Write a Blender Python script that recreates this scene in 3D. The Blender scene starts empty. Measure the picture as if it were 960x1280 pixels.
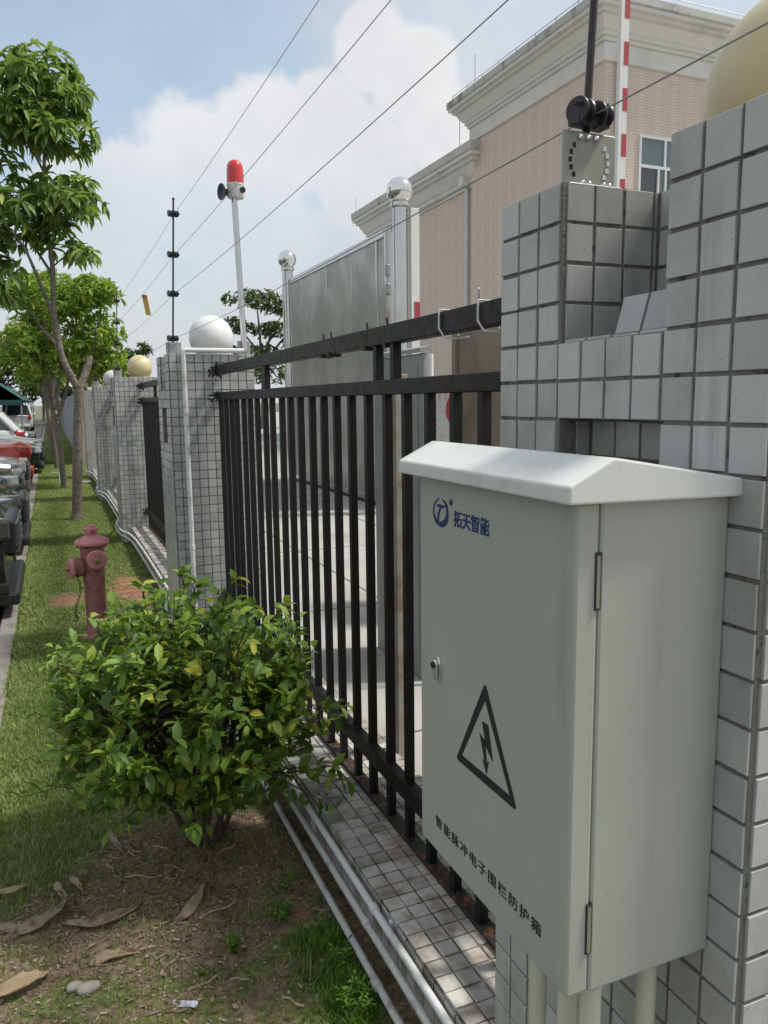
import bpy, math, random
import numpy as np
from mathutils import Vector, Matrix, Euler

PI = math.pi
R = math.radians
rnd = random.Random(7)
rng = np.random.default_rng(7)
S = bpy.context.scene
COL = S.collection

# ------------------------------------------------------------------ camera
cam_d = bpy.data.cameras.new("camera")
cam = bpy.data.objects.new("camera", cam_d)
COL.objects.link(cam)
S.camera = cam
cam_d.sensor_fit = 'VERTICAL'
cam_d.sensor_height = 36.0
cam_d.sensor_width = 27.0
cam_d.lens = 975.0 / 1280.0 * 36.0
cam_d.clip_start = 0.02
cam_d.clip_end = 3000
_p, _y, _r = R(8.11), R(22.96), R(-0.69)
_f = Vector((math.sin(_y) * math.cos(_p), math.cos(_y) * math.cos(_p), -math.sin(_p)))
_rt = Vector((math.cos(_y), -math.sin(_y), 0))
_up = _rt.cross(_f)
_r2 = _rt * math.cos(_r) + _up * math.sin(_r)
_u2 = -_rt * math.sin(_r) + _up * math.cos(_r)
H = 1.638
cam.matrix_world = Matrix(((_r2.x, _u2.x, -_f.x, 0), (_r2.y, _u2.y, -_f.y, 0), (_r2.z, _u2.z, -_f.z, H), (0, 0, 0, 1)))

# ------------------------------------------------------------------ light
SUN_D = Vector((-0.60, 0.19, -1.0)).normalized()      # direction the light travels
sd = bpy.data.lights.new("sun", 'SUN')
sd.energy = 3.4
sd.angle = R(7.0)
sd.color = (1.0, 0.95, 0.87)
sun = bpy.data.objects.new("sun", sd)
COL.objects.link(sun)
sun.rotation_euler = SUN_D.to_track_quat('-Z', 'Y').to_euler()
S.view_settings.view_transform = 'Standard'
S.view_settings.look = 'None'
S.view_settings.gamma = 1.0
S.view_settings.exposure = 0.22
S.view_settings.use_curve_mapping = False
S.cycles.max_bounces = 6
S.cycles.diffuse_bounces = 3
S.cycles.transparent_max_bounces = 8


class NT:
    """small helper round a node tree"""
    def __init__(s, tree):
        s.t = tree
        s.n = tree.nodes
        s.n.clear()

    def new(s, typ, **kw):
        n = s.n.new(typ)
        for k, v in kw.items():
            if k.startswith('i_'):
                key = k[2:].replace('_', ' ')
                n.inputs[key].default_value = v
            else:
                setattr(n, k, v)
        return n

    def link(s, a, b):
        s.t.links.new(a, b)

    def val(s, x, sock):
        if hasattr(x, 'is_linked'):
            s.link(x, sock)
        else:
            sock.default_value = x

    def math(s, op, a, b=0.0, c=None, clamp=False):
        n = s.n.new('ShaderNodeMath')
        n.operation = op
        n.use_clamp = clamp
        s.val(a, n.inputs[0])
        s.val(b, n.inputs[1])
        if c is not None:
            s.val(c, n.inputs[2])
        return n.outputs[0]

    def step(s, x, lo, hi, a=0.0, b=1.0):
        n = s.n.new('ShaderNodeMapRange')
        n.interpolation_type = 'SMOOTHSTEP'
        s.val(x, n.inputs[0])
        for i, v in enumerate((lo, hi, a, b)):
            n.inputs[1 + i].default_value = v
        return n.outputs[0]

    def mix(s, f, a, b, blend='MIX'):
        n = s.n.new('ShaderNodeMix')
        n.data_type = 'RGBA'
        n.blend_type = blend
        s.val(f, n.inputs[0])
        for x, i in ((a, 6), (b, 7)):
            if isinstance(x, (tuple, list)):
                n.inputs[i].default_value = (*x[:3], 1)
            else:
                s.link(x, n.inputs[i])
        return n.outputs[2]

    def noise(s, scale, detail=4, rough=0.55, vec=None, dist=0.0):
        n = s.n.new('ShaderNodeTexNoise')
        n.inputs['Scale'].default_value = scale
        n.inputs['Detail'].default_value = detail
        n.inputs['Roughness'].default_value = rough
        n.inputs['Distortion'].default_value = dist
        if vec is not None:
            s.link(vec, n.inputs['Vector'])
        return n.outputs['Fac']


# ------------------------------------------------------------------ world sky with clouds
world = bpy.data.worlds.new("World")
S.world = world
world.use_nodes = True
W = NT(world.node_tree)
sky = W.new('ShaderNodeTexSky')
sky.sky_type = 'NISHITA'
sky.sun_disc = False
sky.sun_elevation = math.asin(-SUN_D.z)
sky.sun_rotation = math.atan2(-SUN_D.x, -SUN_D.y)
sky.air_density = 1.2
sky.dust_density = 2.0
tc = W.new('ShaderNodeTexCoord')
dirv = tc.outputs['Generated']
sep = W.new('ShaderNodeSeparateXYZ')
W.link(dirv, sep.inputs[0])


def dot_mask(v):
    n = W.new('ShaderNodeVectorMath', operation='DOT_PRODUCT')
    W.link(dirv, n.inputs[0])
    n.inputs[1].default_value = Vector(v).normalized()
    return n.outputs['Value']


def pix_dir(x, y):
    return _r2 * ((x - 480) / 975) - _u2 * ((y - 640) / 975) + _f


n_big = W.noise(2.2, 7, 0.55, dirv, 0.3)
n_fine = W.noise(8.5, 10, 0.60, dirv, 0.15)
# an opening of blue high on the left, broken by noise
gap = dot_mask(pix_dir(110, 60))
gap = W.math('ADD', gap, W.math('MULTIPLY', W.math('SUBTRACT', n_fine, 0.5), 0.16))
gap = W.step(gap, 0.925, 0.985)
veil = W.step(n_big, 0.35, 0.62, 0.72, 1.0)
veil = W.math('SUBTRACT', veil, W.math('MULTIPLY', gap, 0.52), clamp=True)
# cumulus heaps: round lobes with a ragged rim
heap = None
for (px, py, rad) in ((335, 185, 0.075), (240, 205, 0.070), (400, 165, 0.055), (180, 250, 0.065), (290, 265, 0.10), (450, 215, 0.06), (110, 290, 0.07), (120, 350, 0.10), (520, 90, 0.05), (470, 60, 0.04), (560, 160, 0.05)):
    d = dot_mask(pix_dir(px, py))
    m = W.math('DIVIDE', W.math('SUBTRACT', 1.0, d), rad * rad * 0.5)
    heap = m if heap is None else W.math('MINIMUM', heap, m)
heap = W.math('ADD', heap, W.math('MULTIPLY', W.math('SUBTRACT', n_fine, 0.5), 3.4))
heap_m = W.step(heap, 1.35, 0.75)
shade = W.step(sep.outputs['Z'], 0.10, 0.45)
sky_c = W.mix(1.0, sky.outputs[0], (0.155, 0.160, 0.150), 'MULTIPLY')
grey = W.mix(n_fine, (0.48, 0.525, 0.575), (0.68, 0.705, 0.73))
c1 = W.mix(veil, sky_c, grey)
white = W.mix(W.step(n_fine, 0.3, 0.7), (0.66, 0.67, 0.69), (0.76, 0.755, 0.76))
heap_f = W.math('MULTIPLY', heap_m, W.step(sep.outputs['Z'], 0.12, 0.33, 0.25, 0.92))
c2 = W.mix(heap_f, c1, white)
hz = W.step(sep.outputs['Z'], 0.34, 0.02, 0.0, 0.8)
c3 = W.mix(hz, c2, (0.56, 0.58, 0.62))
bg = W.new('ShaderNodeBackground')
bg.inputs['Strength'].default_value = 1.0
W.link(c3, bg.inputs['Color'])
wo = W.new('ShaderNodeOutputWorld')
W.link(bg.outputs[0], wo.inputs[0])

# ------------------------------------------------------------------ materials


def mat(name, col, rough=0.6, metal=0.0, var=0.12, scale=20.0, bump=0.0, bscale=None, spec=0.5, col2=None, lo=0.45, hi=0.7, coat=0.0, per=0.0, trans=0.0, world=False, streak=0.0):
    """plain painted, metal or mineral surface: base colour, a second colour through noise, fine relief; per = brightness spread from piece to piece"""
    m = bpy.data.materials.new(name)
    m.use_nodes = True
    N = NT(m.node_tree)
    out = N.new('ShaderNodeOutputMaterial')
    b = N.new('ShaderNodeBsdfPrincipled')
    g = N.new('ShaderNodeNewGeometry')
    t = N.new('ShaderNodeTexCoord')
    pos = g.outputs['Position'] if world else t.outputs['Object']
    nz = N.noise(scale, 5, 0.6, pos)
    c2 = col2 if col2 is not None else tuple(c * (1 - 2.2 * var) for c in col)
    f = N.step(nz, lo, hi) if col2 is not None else N.step(nz, 0.3, 0.75)
    c = N.mix(f, col, c2)
    if per:
        oi = N.new('ShaderNodeObjectInfo')
        r = N.math('FRACT', N.math('ADD', oi.outputs['Random'], g.outputs['Random Per Island']))
        hs = N.new('ShaderNodeHueSaturation')
        N.link(c, hs.inputs['Color'])
        N.link(N.math('MULTIPLY_ADD', r, 2 * per, 1 - per), hs.inputs['Value'])
        c = hs.outputs[0]
    if streak:
        mp = N.new('ShaderNodeMapping')
        mp.inputs['Scale'].default_value = (34, 34, 1.6)
        N.link(g.outputs['Position'], mp.inputs[0])
        s1 = N.step(N.noise(1.0, 4, 0.6, mp.outputs[0]), 0.52, 0.78, 0, streak)
        s1 = N.math('MULTIPLY', s1, N.step(N.noise(5.0, 3, 0.5, g.outputs['Position']), 0.4, 0.62))
        c = N.mix(s1, c, tuple(q * .45 for q in col))
        s2 = N.step(N.noise(160, 2, 0.5, g.outputs['Position']), 0.70, 0.76, 0, streak)
        c = N.mix(s2, c, (0.16, 0.13, 0.09))
    N.link(c, b.inputs['Base Color'])
    b.inputs['Metallic'].default_value = metal
    b.inputs['Specular IOR Level'].default_value = spec
    N.link(N.step(nz, 0.3, 0.7, rough * 0.85, min(1, rough * 1.15)), b.inputs['Roughness'])
    if coat:
        b.inputs['Coat Weight'].default_value = coat
        b.inputs['Coat Roughness'].default_value = 0.05
    if bump:
        bn = N.new('ShaderNodeBump')
        bn.inputs['Strength'].default_value = bump
        bn.inputs['Distance'].default_value = 0.01
        N.link(N.noise(bscale or scale * 3, 4, 0.6, pos), bn.inputs['Height'])
        N.link(bn.outputs[0], b.inputs['Normal'])
    sh = b.outputs[0]
    if trans:
        tr = N.new('ShaderNodeBsdfTranslucent')
        N.link(c, tr.inputs[0])
        ms = N.new('ShaderNodeMixShader')
        ms.inputs[0].default_value = trans
        N.link(b.outputs[0], ms.inputs[1])
        N.link(tr.outputs[0], ms.inputs[2])
        sh = ms.outputs[0]
    N.link(sh, out.inputs[0])
    return m


def leaf_mat(name, dark, mid, light, yellow=None, yshare=0.0, rough=0.42, trans=0.3):
    m = bpy.data.materials.new(name)
    m.use_nodes = True
    N = NT(m.node_tree)
    out = N.new('ShaderNodeOutputMaterial')
    b = N.new('ShaderNodeBsdfPrincipled')
    g = N.new('ShaderNodeNewGeometry')
    oi = N.new('ShaderNodeObjectInfo')
    t = N.new('ShaderNodeTexCoord')
    r = N.math('FRACT', N.math('ADD', oi.outputs['Random'], g.outputs['Random Per Island']))
    ramp = N.new('ShaderNodeValToRGB')
    e = ramp.color_ramp.elements
    e[0].position, e[0].color = 0.0, (*dark, 1)
    e[1].position, e[1].color = 1.0 - yshare - 0.02, (*light, 1)
    k = e.new(0.5)
    k.color = (*mid, 1)
    if yellow:
        k = e.new(1.0 - yshare)
        k.color = (*yellow, 1)
    N.link(r, ramp.inputs[0])
    c = N.mix(N.step(N.noise(60, 3, 0.6, t.outputs['Object']), 0.35, 0.7, 0, 0.25), ramp.outputs[0], dark)
    N.link(c, b.inputs['Base Color'])
    b.inputs['Roughness'].default_value = rough
    b.inputs['Specular IOR Level'].default_value = 0.4
    tr = N.new('ShaderNodeBsdfTranslucent')
    tc2 = N.mix(0.5, c, (0.25, 0.34, 0.03))
    N.link(tc2, tr.inputs[0])
    ms = N.new('ShaderNodeMixShader')
    ms.inputs[0].default_value = trans
    N.link(b.outputs[0], ms.inputs[1])
    N.link(tr.outputs[0], ms.inputs[2])
    N.link(ms.outputs[0], out.inputs[0])
    return m


M = {}
M['tile'] = mat('glazed_tile', (0.425, 0.437, 0.42), 0.26, var=0.05, scale=6, per=0.13, spec=0.5, bump=0.05, bscale=30, col2=(0.31, 0.31, 0.28), lo=0.46, hi=0.75, world=True, streak=0.6)
M['grout'] = mat('dark_grout', (0.19, 0.185, 0.16), 0.95, scale=45, bump=0.5, bscale=160, col2=(0.05, 0.05, 0.042), lo=0.54, hi=0.70, world=True)
M['ledgetile'] = mat('weathered_ledge_tile', (0.44, 0.425, 0.39), 0.5, scale=11, per=0.26, bump=0.25, bscale=70, col2=(0.24, 0.20, 0.165), lo=0.42, hi=0.66, world=True)
M['ledgegrout'] = mat('pale_dirty_grout', (0.25, 0.235, 0.21), 0.95, scale=14, bump=0.4, bscale=160, col2=(0.06, 0.055, 0.045), lo=0.42, hi=0.6)
M['black'] = mat('black_enamel', (0.008, 0.008, 0.0075), 0.5, scale=30, bump=0.10, bscale=90, col2=(0.022, 0.018, 0.014), lo=0.58, hi=0.75, spec=0.32)
M['rust'] = mat('rusty_black', (0.022, 0.018, 0.015), 0.7, scale=35, bump=0.3, bscale=120, col2=(0.16, 0.06, 0.025), lo=0.52, hi=0.66)
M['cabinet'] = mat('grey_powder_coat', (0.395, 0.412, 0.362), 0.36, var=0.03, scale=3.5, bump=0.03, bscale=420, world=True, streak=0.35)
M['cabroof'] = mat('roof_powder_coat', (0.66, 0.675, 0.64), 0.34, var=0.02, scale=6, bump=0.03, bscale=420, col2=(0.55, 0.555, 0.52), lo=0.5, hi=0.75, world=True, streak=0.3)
M['ink'] = mat('black_ink', (0.012, 0.016, 0.012), 0.5, var=0.02)
M['inkblue'] = mat('blue_ink', (0.012, 0.03, 0.13), 0.5, var=0.02)
M['chrome'] = mat('chrome', (0.78, 0.78, 0.77), 0.10, metal=1.0, var=0.02)
M['darkchrome'] = mat('dull_dark_chrome', (0.16, 0.165, 0.17), 0.3, metal=0.9, var=0.1)
M['steel'] = mat('stainless_steel', (0.60, 0.60, 0.58), 0.20, metal=1.0, var=0.06, scale=6)
M['sheet'] = mat('brushed_steel_sheet', (0.42, 0.415, 0.40), 0.34, metal=0.6, var=0.10, scale=1.6, col2=(0.33, 0.325, 0.31), lo=0.4, hi=0.62, bump=0.02, bscale=6)
M['galv'] = mat('galvanised_plate', (0.40, 0.41, 0.38), 0.5, metal=0.6, var=0.06, scale=25)
M['pvc'] = mat('white_pvc', (0.66, 0.67, 0.67), 0.42, var=0.05, scale=14, col2=(0.42, 0.42, 0.40), lo=0.52, hi=0.72, world=True)
M['pvcgrey'] = mat('dirty_conduit', (0.50, 0.51, 0.50), 0.5, scale=18, col2=(0.27, 0.26, 0.23), lo=0.48, hi=0.7)
M['cream'] = mat('cream_conduit', (0.58, 0.56, 0.46), 0.45, var=0.04, scale=14)
M['globewhite'] = mat('white_globe', (0.74, 0.74, 0.72), 0.35, var=0.03, scale=8, world=True, streak=0.22)
M['globeyellow'] = mat('yellowed_globe', (0.62, 0.55, 0.32), 0.36, var=0.05, scale=7, col2=(0.55, 0.47, 0.25), lo=0.4, hi=0.7, world=True, streak=0.22)
M['globegrey'] = mat('greyed_globe', (0.60, 0.60, 0.57), 0.4, var=0.05, scale=7, world=True, streak=0.22)
M['reddome'] = mat('red_lens', (0.62, 0.035, 0.03), 0.22, var=0.06, scale=25, coat=0.4)
M['whiteplastic'] = mat('white_plastic', (0.66, 0.66, 0.64), 0.4, var=0.03)
M['blackplastic'] = mat('black_plastic', (0.018, 0.018, 0.02), 0.38, var=0.1, scale=40)
M['hydrant'] = mat('faded_red_paint', (0.33, 0.125, 0.125), 0.6, scale=14, bump=0.25, bscale=70, col2=(0.22, 0.085, 0.08), lo=0.42, hi=0.65)
M['hydcap'] = mat('sunbleached_red_paint', (0.52, 0.20, 0.215), 0.6, scale=16, bump=0.2, bscale=70, col2=(0.28, 0.09, 0.09), lo=0.5, hi=0.7)
M['brass'] = mat('tarnished_brass', (0.38, 0.25, 0.14), 0.5, metal=0.5, scale=40)
M['bark'] = mat('young_bark', (0.21, 0.185, 0.15), 0.9, scale=22, bump=0.6, bscale=55, col2=(0.12, 0.10, 0.08), lo=0.4, hi=0.65)
M['twig'] = mat('shrub_wood', (0.075, 0.055, 0.04), 0.85, scale=40, bump=0.4)
M['deadwood'] = mat('dead_frond', (0.30, 0.24, 0.17), 0.85, scale=18, bump=0.5, bscale=60, col2=(0.12, 0.085, 0.055), lo=0.42, hi=0.68)
M['deadtan'] = mat('dry_tan_frond', (0.34, 0.25, 0.16), 0.8, scale=18, bump=0.4, bscale=60, col2=(0.24, 0.16, 0.09), lo=0.5, hi=0.7)
M['litter'] = mat('leaf_litter', (0.33, 0.265, 0.19), 0.9, scale=60, per=0.55, var=0.2)
M['soilcrumb'] = mat('soil_crumb', (0.25, 0.19, 0.13), 0.95, scale=60, per=0.4, var=0.15)
M['stone'] = mat('pale_stone', (0.42, 0.39, 0.34), 0.8, scale=25, bump=0.4)
M['paper'] = mat('paper_scrap', (0.62, 0.66, 0.76), 0.6, var=0.06)
M['kerb'] = mat('kerb_concrete', (0.235, 0.22, 0.20), 0.9, scale=12, bump=0.4, bscale=90, col2=(0.15, 0.135, 0.115), lo=0.45, hi=0.7)
M['asphalt'] = mat('car_park_asphalt', (0.075, 0.075, 0.072), 0.9, scale=8, bump=0.5, bscale=220, col2=(0.12, 0.115, 0.10), lo=0.5, hi=0.75)
M['concrete'] = mat('courtyard_concrete', (0.38, 0.37, 0.345), 0.85, scale=1.3, bump=0.2, bscale=60, col2=(0.30, 0.29, 0.265), lo=0.45, hi=0.7)
M['earth'] = mat('bare_ground', (0.16, 0.15, 0.10), 0.95, scale=0.8, col2=(0.09, 0.11, 0.05), lo=0.45, hi=0.6)
M['cornice'] = mat('white_cornice', (0.66, 0.65, 0.615), 0.75, scale=1.2, bump=0.1, col2=(0.58, 0.565, 0.53), lo=0.5, hi=0.75)
M['stainedcornice'] = mat('stained_cornice', (0.50, 0.49, 0.46), 0.8, scale=1.6, bump=0.15, col2=(0.23, 0.22, 0.20), lo=0.52, hi=0.72)
M['greypaint'] = mat('grey_box_paint', (0.27, 0.285, 0.265), 0.5, scale=3, col2=(0.22, 0.23, 0.21), lo=0.45, hi=0.7)
M['tan'] = mat('tan_board', (0.30, 0.245, 0.19), 0.6, scale=4, col2=(0.20, 0.155, 0.11), lo=0.45, hi=0.75)
M['postwood'] = mat('stained_post', (0.34, 0.32, 0.27), 0.8, scale=5, bump=0.2, col2=(0.22, 0.15, 0.085), lo=0.45, hi=0.65)
M['slatwhite'] = mat('white_slat', (0.60, 0.60, 0.58), 0.5, var=0.05, scale=9)
M['redpaint'] = mat('red_paint', (0.40, 0.05, 0.06), 0.5, var=0.05)
M['whitepaint'] = mat('white_paint', (0.72, 0.72, 0.70), 0.45, var=0.04)
M['glass'] = mat('window_glass', (0.045, 0.06, 0.06), 0.06, var=0.05, spec=0.9)
M['bluetint'] = mat('tinted_pane', (0.12, 0.165, 0.165), 0.08, var=0.08, scale=2, spec=0.8)
M['alu'] = mat('white_window_frame', (0.70, 0.71, 0.71), 0.4, var=0.03)
M['canopy'] = mat('green_tarpaulin', (0.010, 0.075, 0.065), 0.6, scale=0.8, col2=(0.006, 0.045, 0.045), lo=0.4, hi=0.7)
M['greywall'] = mat('grey_render', (0.30, 0.305, 0.315), 0.85, scale=1.2, var=0.05)
M['tyre'] = mat('tyre_rubber', (0.018, 0.018, 0.018), 0.85, scale=40)
M['rim'] = mat('wheel_rim', (0.45, 0.45, 0.46), 0.3, metal=0.9, var=0.05)
M['lampglass'] = mat('headlamp_glass', (0.42, 0.44, 0.46), 0.08, metal=0.4, var=0.25, scale=14, coat=0.8)
M['darklamp'] = mat('smoked_headlamp', (0.03, 0.03, 0.028), 0.10, var=0.1, scale=14, coat=0.8)
M['taillens'] = mat('tail_lamp_red', (0.50, 0.02, 0.035), 0.12, var=0.2, scale=20, coat=0.8)
M['plate'] = mat('number_plate', (0.03, 0.08, 0.30), 0.4, var=0.03)
M['tagyellow'] = mat('yellow_tag', (0.55, 0.40, 0.09), 0.5, var=0.08, scale=30)
M['tagred'] = mat('faded_red_print', (0.46, 0.16, 0.10), 0.55, var=0.08)
M['leafshrub'] = leaf_mat('shrub_leaf', (0.065, 0.14, 0.026), (0.16, 0.28, 0.045), (0.36, 0.47, 0.075), (0.60, 0.55, 0.07), 0.03, 0.5, 0.40)
M['leaftree'] = leaf_mat('tree_leaf', (0.10, 0.19, 0.058), (0.20, 0.33, 0.085), (0.34, 0.47, 0.13), (0.44, 0.52, 0.13), 0.08, 0.5, 0.45)
M['leafbright'] = leaf_mat('young_tree_leaf', (0.11, 0.21, 0.035), (0.22, 0.36, 0.055), (0.35, 0.49, 0.08), (0.45, 0.54, 0.10), 0.12, 0.5, 0.45)
M['leafdark'] = leaf_mat('far_tree_leaf', (0.035, 0.07, 0.032), (0.065, 0.115, 0.045), (0.12, 0.175, 0.065), None, 0.0, 0.6, 0.25)
M['grassblade'] = leaf_mat('grass_blade', (0.125, 0.205, 0.05), (0.225, 0.32, 0.085), (0.34, 0.42, 0.13), (0.52, 0.46, 0.24), 0.14, 0.6, 0.38)
M['drygrass'] = leaf_mat('dry_grass_blade', (0.16, 0.125, 0.06), (0.27, 0.21, 0.10), (0.38, 0.32, 0.16), (0.12, 0.18, 0.03), 0.2, 0.7, 0.25)
M['weed'] = leaf_mat('weed_leaf', (0.06, 0.14, 0.015), (0.11, 0.24, 0.025), (0.19, 0.33, 0.04), None, 0.0, 0.5, 0.3)


def car_paint(name, col, metal=0.0):
    return mat(name, col, 0.22, metal=metal, var=0.02, coat=0.7)


# lawn soil: attribute 'dirt' tells bare soil, 'red' the orange subsoil
def lawn_material():
    m = bpy.data.materials.new('lawn_soil')
    m.use_nodes = True
    N = NT(m.node_tree)
    out = N.new('ShaderNodeOutputMaterial')
    b = N.new('ShaderNodeBsdfPrincipled')
    t = N.new('ShaderNodeTexCoord')
    pos = t.outputs['Object']
    a1 = N.new('ShaderNodeAttribute', attribute_name='dirt')
    a2 = N.new('ShaderNodeAttribute', attribute_name='red')
    n1 = N.noise(55, 5, 0.65, pos)
    n2 = N.noise(9, 5, 0.6, pos)
    green = N.mix(N.step(n1, 0.35, 0.68), (0.09, 0.12, 0.036), (0.19, 0.225, 0.08))
    green = N.mix(N.step(n2, 0.55, 0.75, 0, 0.6), green, (0.23, 0.19, 0.10))
    soil = N.mix(N.step(n1, 0.35, 0.7), (0.135, 0.10, 0.068), (0.31, 0.24, 0.165))
    soil = N.mix(N.step(n2, 0.5, 0.72, 0, 0.55), soil, (0.31, 0.24, 0.155))
    redc = N.mix(N.step(n1, 0.35, 0.7), (0.26, 0.125, 0.075), (0.40, 0.235, 0.15))
    f1 = N.step(N.math('ADD', a1.outputs['Fac'], N.math('MULTIPLY', N.math('SUBTRACT', n2, 0.5), 1.7)), 0.35, 0.6)
    f2 = N.step(N.math('ADD', a2.outputs['Fac'], N.math('MULTIPLY', N.math('SUBTRACT', n2, 0.5), 1.7)), 0.35, 0.6)
    c = N.mix(f1, green, soil)
    c = N.mix(f2, c, redc)
    N.link(c, b.inputs['Base Color'])
    b.inputs['Roughness'].default_value = 0.95
    b.inputs['Specular IOR Level'].default_value = 0.2
    bn = N.new('ShaderNodeBump')
    bn.inputs['Strength'].default_value = 0.9
    bn.inputs['Distance'].default_value = 0.012
    N.link(N.noise(60, 4, 0.6, pos), bn.inputs['Height'])
    N.link(bn.outputs[0], b.inputs['Normal'])
    N.link(b.outputs[0], out.inputs[0])
    return m


def facade_material(name, axis):
    """buff strip-brick cladding seen from afar: narrow courses, alternate broad vertical bands of pink and cream"""
    m = bpy.data.materials.new(name)
    m.use_nodes = True
    N = NT(m.node_tree)
    out = N.new('ShaderNodeOutputMaterial')
    b = N.new('ShaderNodeBsdfPrincipled')
    t = N.new('ShaderNodeTexCoord')
    sp = N.new('ShaderNodeSeparateXYZ')
    N.link(t.outputs['Object'], sp.inputs[0])
    cb = N.new('ShaderNodeCombineXYZ')
    N.link(sp.outputs[axis], cb.inputs[0])
    N.link(sp.outputs[2], cb.inputs[1])
    br = N.new('ShaderNodeTexBrick')
    br.offset = 0.0
    br.inputs['Scale'].default_value = 1.0
    br.inputs['Brick Width'].default_value = 0.28
    br.inputs['Row Height'].default_value = 0.075
    br.inputs['Mortar Size'].default_value = 0.010
    br.inputs['Color1'].default_value = (0.63, 0.545, 0.47, 1)
    br.inputs['Color2'].default_value = (0.68, 0.60, 0.52, 1)
    br.inputs['Mortar'].default_value = (0.50, 0.42, 0.35, 1)
    N.link(cb.outputs[0], br.inputs[0])
    band = N.math('FRACT', N.math('MULTIPLY', sp.outputs[axis], 1 / 0.56))
    bm = N.step(band, 0.46, 0.50)
    c = N.mix(N.math('MULTIPLY', bm, 0.42), br.outputs[0], (0.60, 0.46, 0.405))
    c = N.mix(N.step(N.noise(0.5, 3, 0.5, t.outputs['Object']), 0.4, 0.7, 0, 0.12), c, (0.5, 0.44, 0.36))
    N.link(c, b.inputs['Base Color'])
    b.inputs['Roughness'].default_value = 0.7
    bn = N.new('ShaderNodeBump')
    bn.inputs['Strength'].default_value = 0.5
    bn.inputs['Distance'].default_value = 0.02
    N.link(br.outputs['Fac'], bn.inputs['Height'])
    bn.invert = True
    N.link(bn.outputs[0], b.inputs['Normal'])
    N.link(b.outputs[0], out.inputs[0])
    return m


# ------------------------------------------------------------------ object helpers


def thing(name, label, cat, loc=(0, 0, 0), rotz=0.0, group=None):
    o = bpy.data.objects.new(name, None)
    o.empty_display_size = 0.1
    COL.objects.link(o)
    o.location = loc
    o.rotation_euler = (0, 0, rotz)
    o['label'] = label
    o['category'] = cat
    if group:
        o['group'] = group
    return o


def tag(o, label, cat, group=None):
    o['label'] = label
    o['category'] = cat
    if group:
        o['group'] = group
    return o


def link(name, me, parent=None, matrix=None):
    o = bpy.data.objects.new(name, me)
    COL.objects.link(o)
    if parent is not None:
        o.parent = parent
    if matrix is not None:
        o.matrix_local = matrix
    return o


def children_map():
    d = {}
    for o in S.objects:
        if o.parent:
            d.setdefault(o.parent.name, []).append(o)
    return d


def dup(root, loc, rotz=None, label=None, group=None, skip=None):
    d = children_map()

    def rec(o, parent):
        c = o.copy()
        COL.objects.link(c)
        if parent is not None:
            c.parent = parent
        for ch in d.get(o.name, ()):
            if skip and skip(ch):
                continue
            rec(ch, c)
        return c
    r = rec(root, None)
    r.location = loc
    if rotz is not None:
        r.rotation_euler = (0, 0, rotz)
    if label:
        r['label'] = label
    if group:
        r['group'] = group
    return r


def basis(d):
    d = Vector(d).normalized()
    a = Vector((0, 0, 1)) if abs(d.z) < 0.9 else Vector((1, 0, 0))
    u = d.cross(a).normalized()
    return u, d.cross(u).normalized(), d


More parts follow.
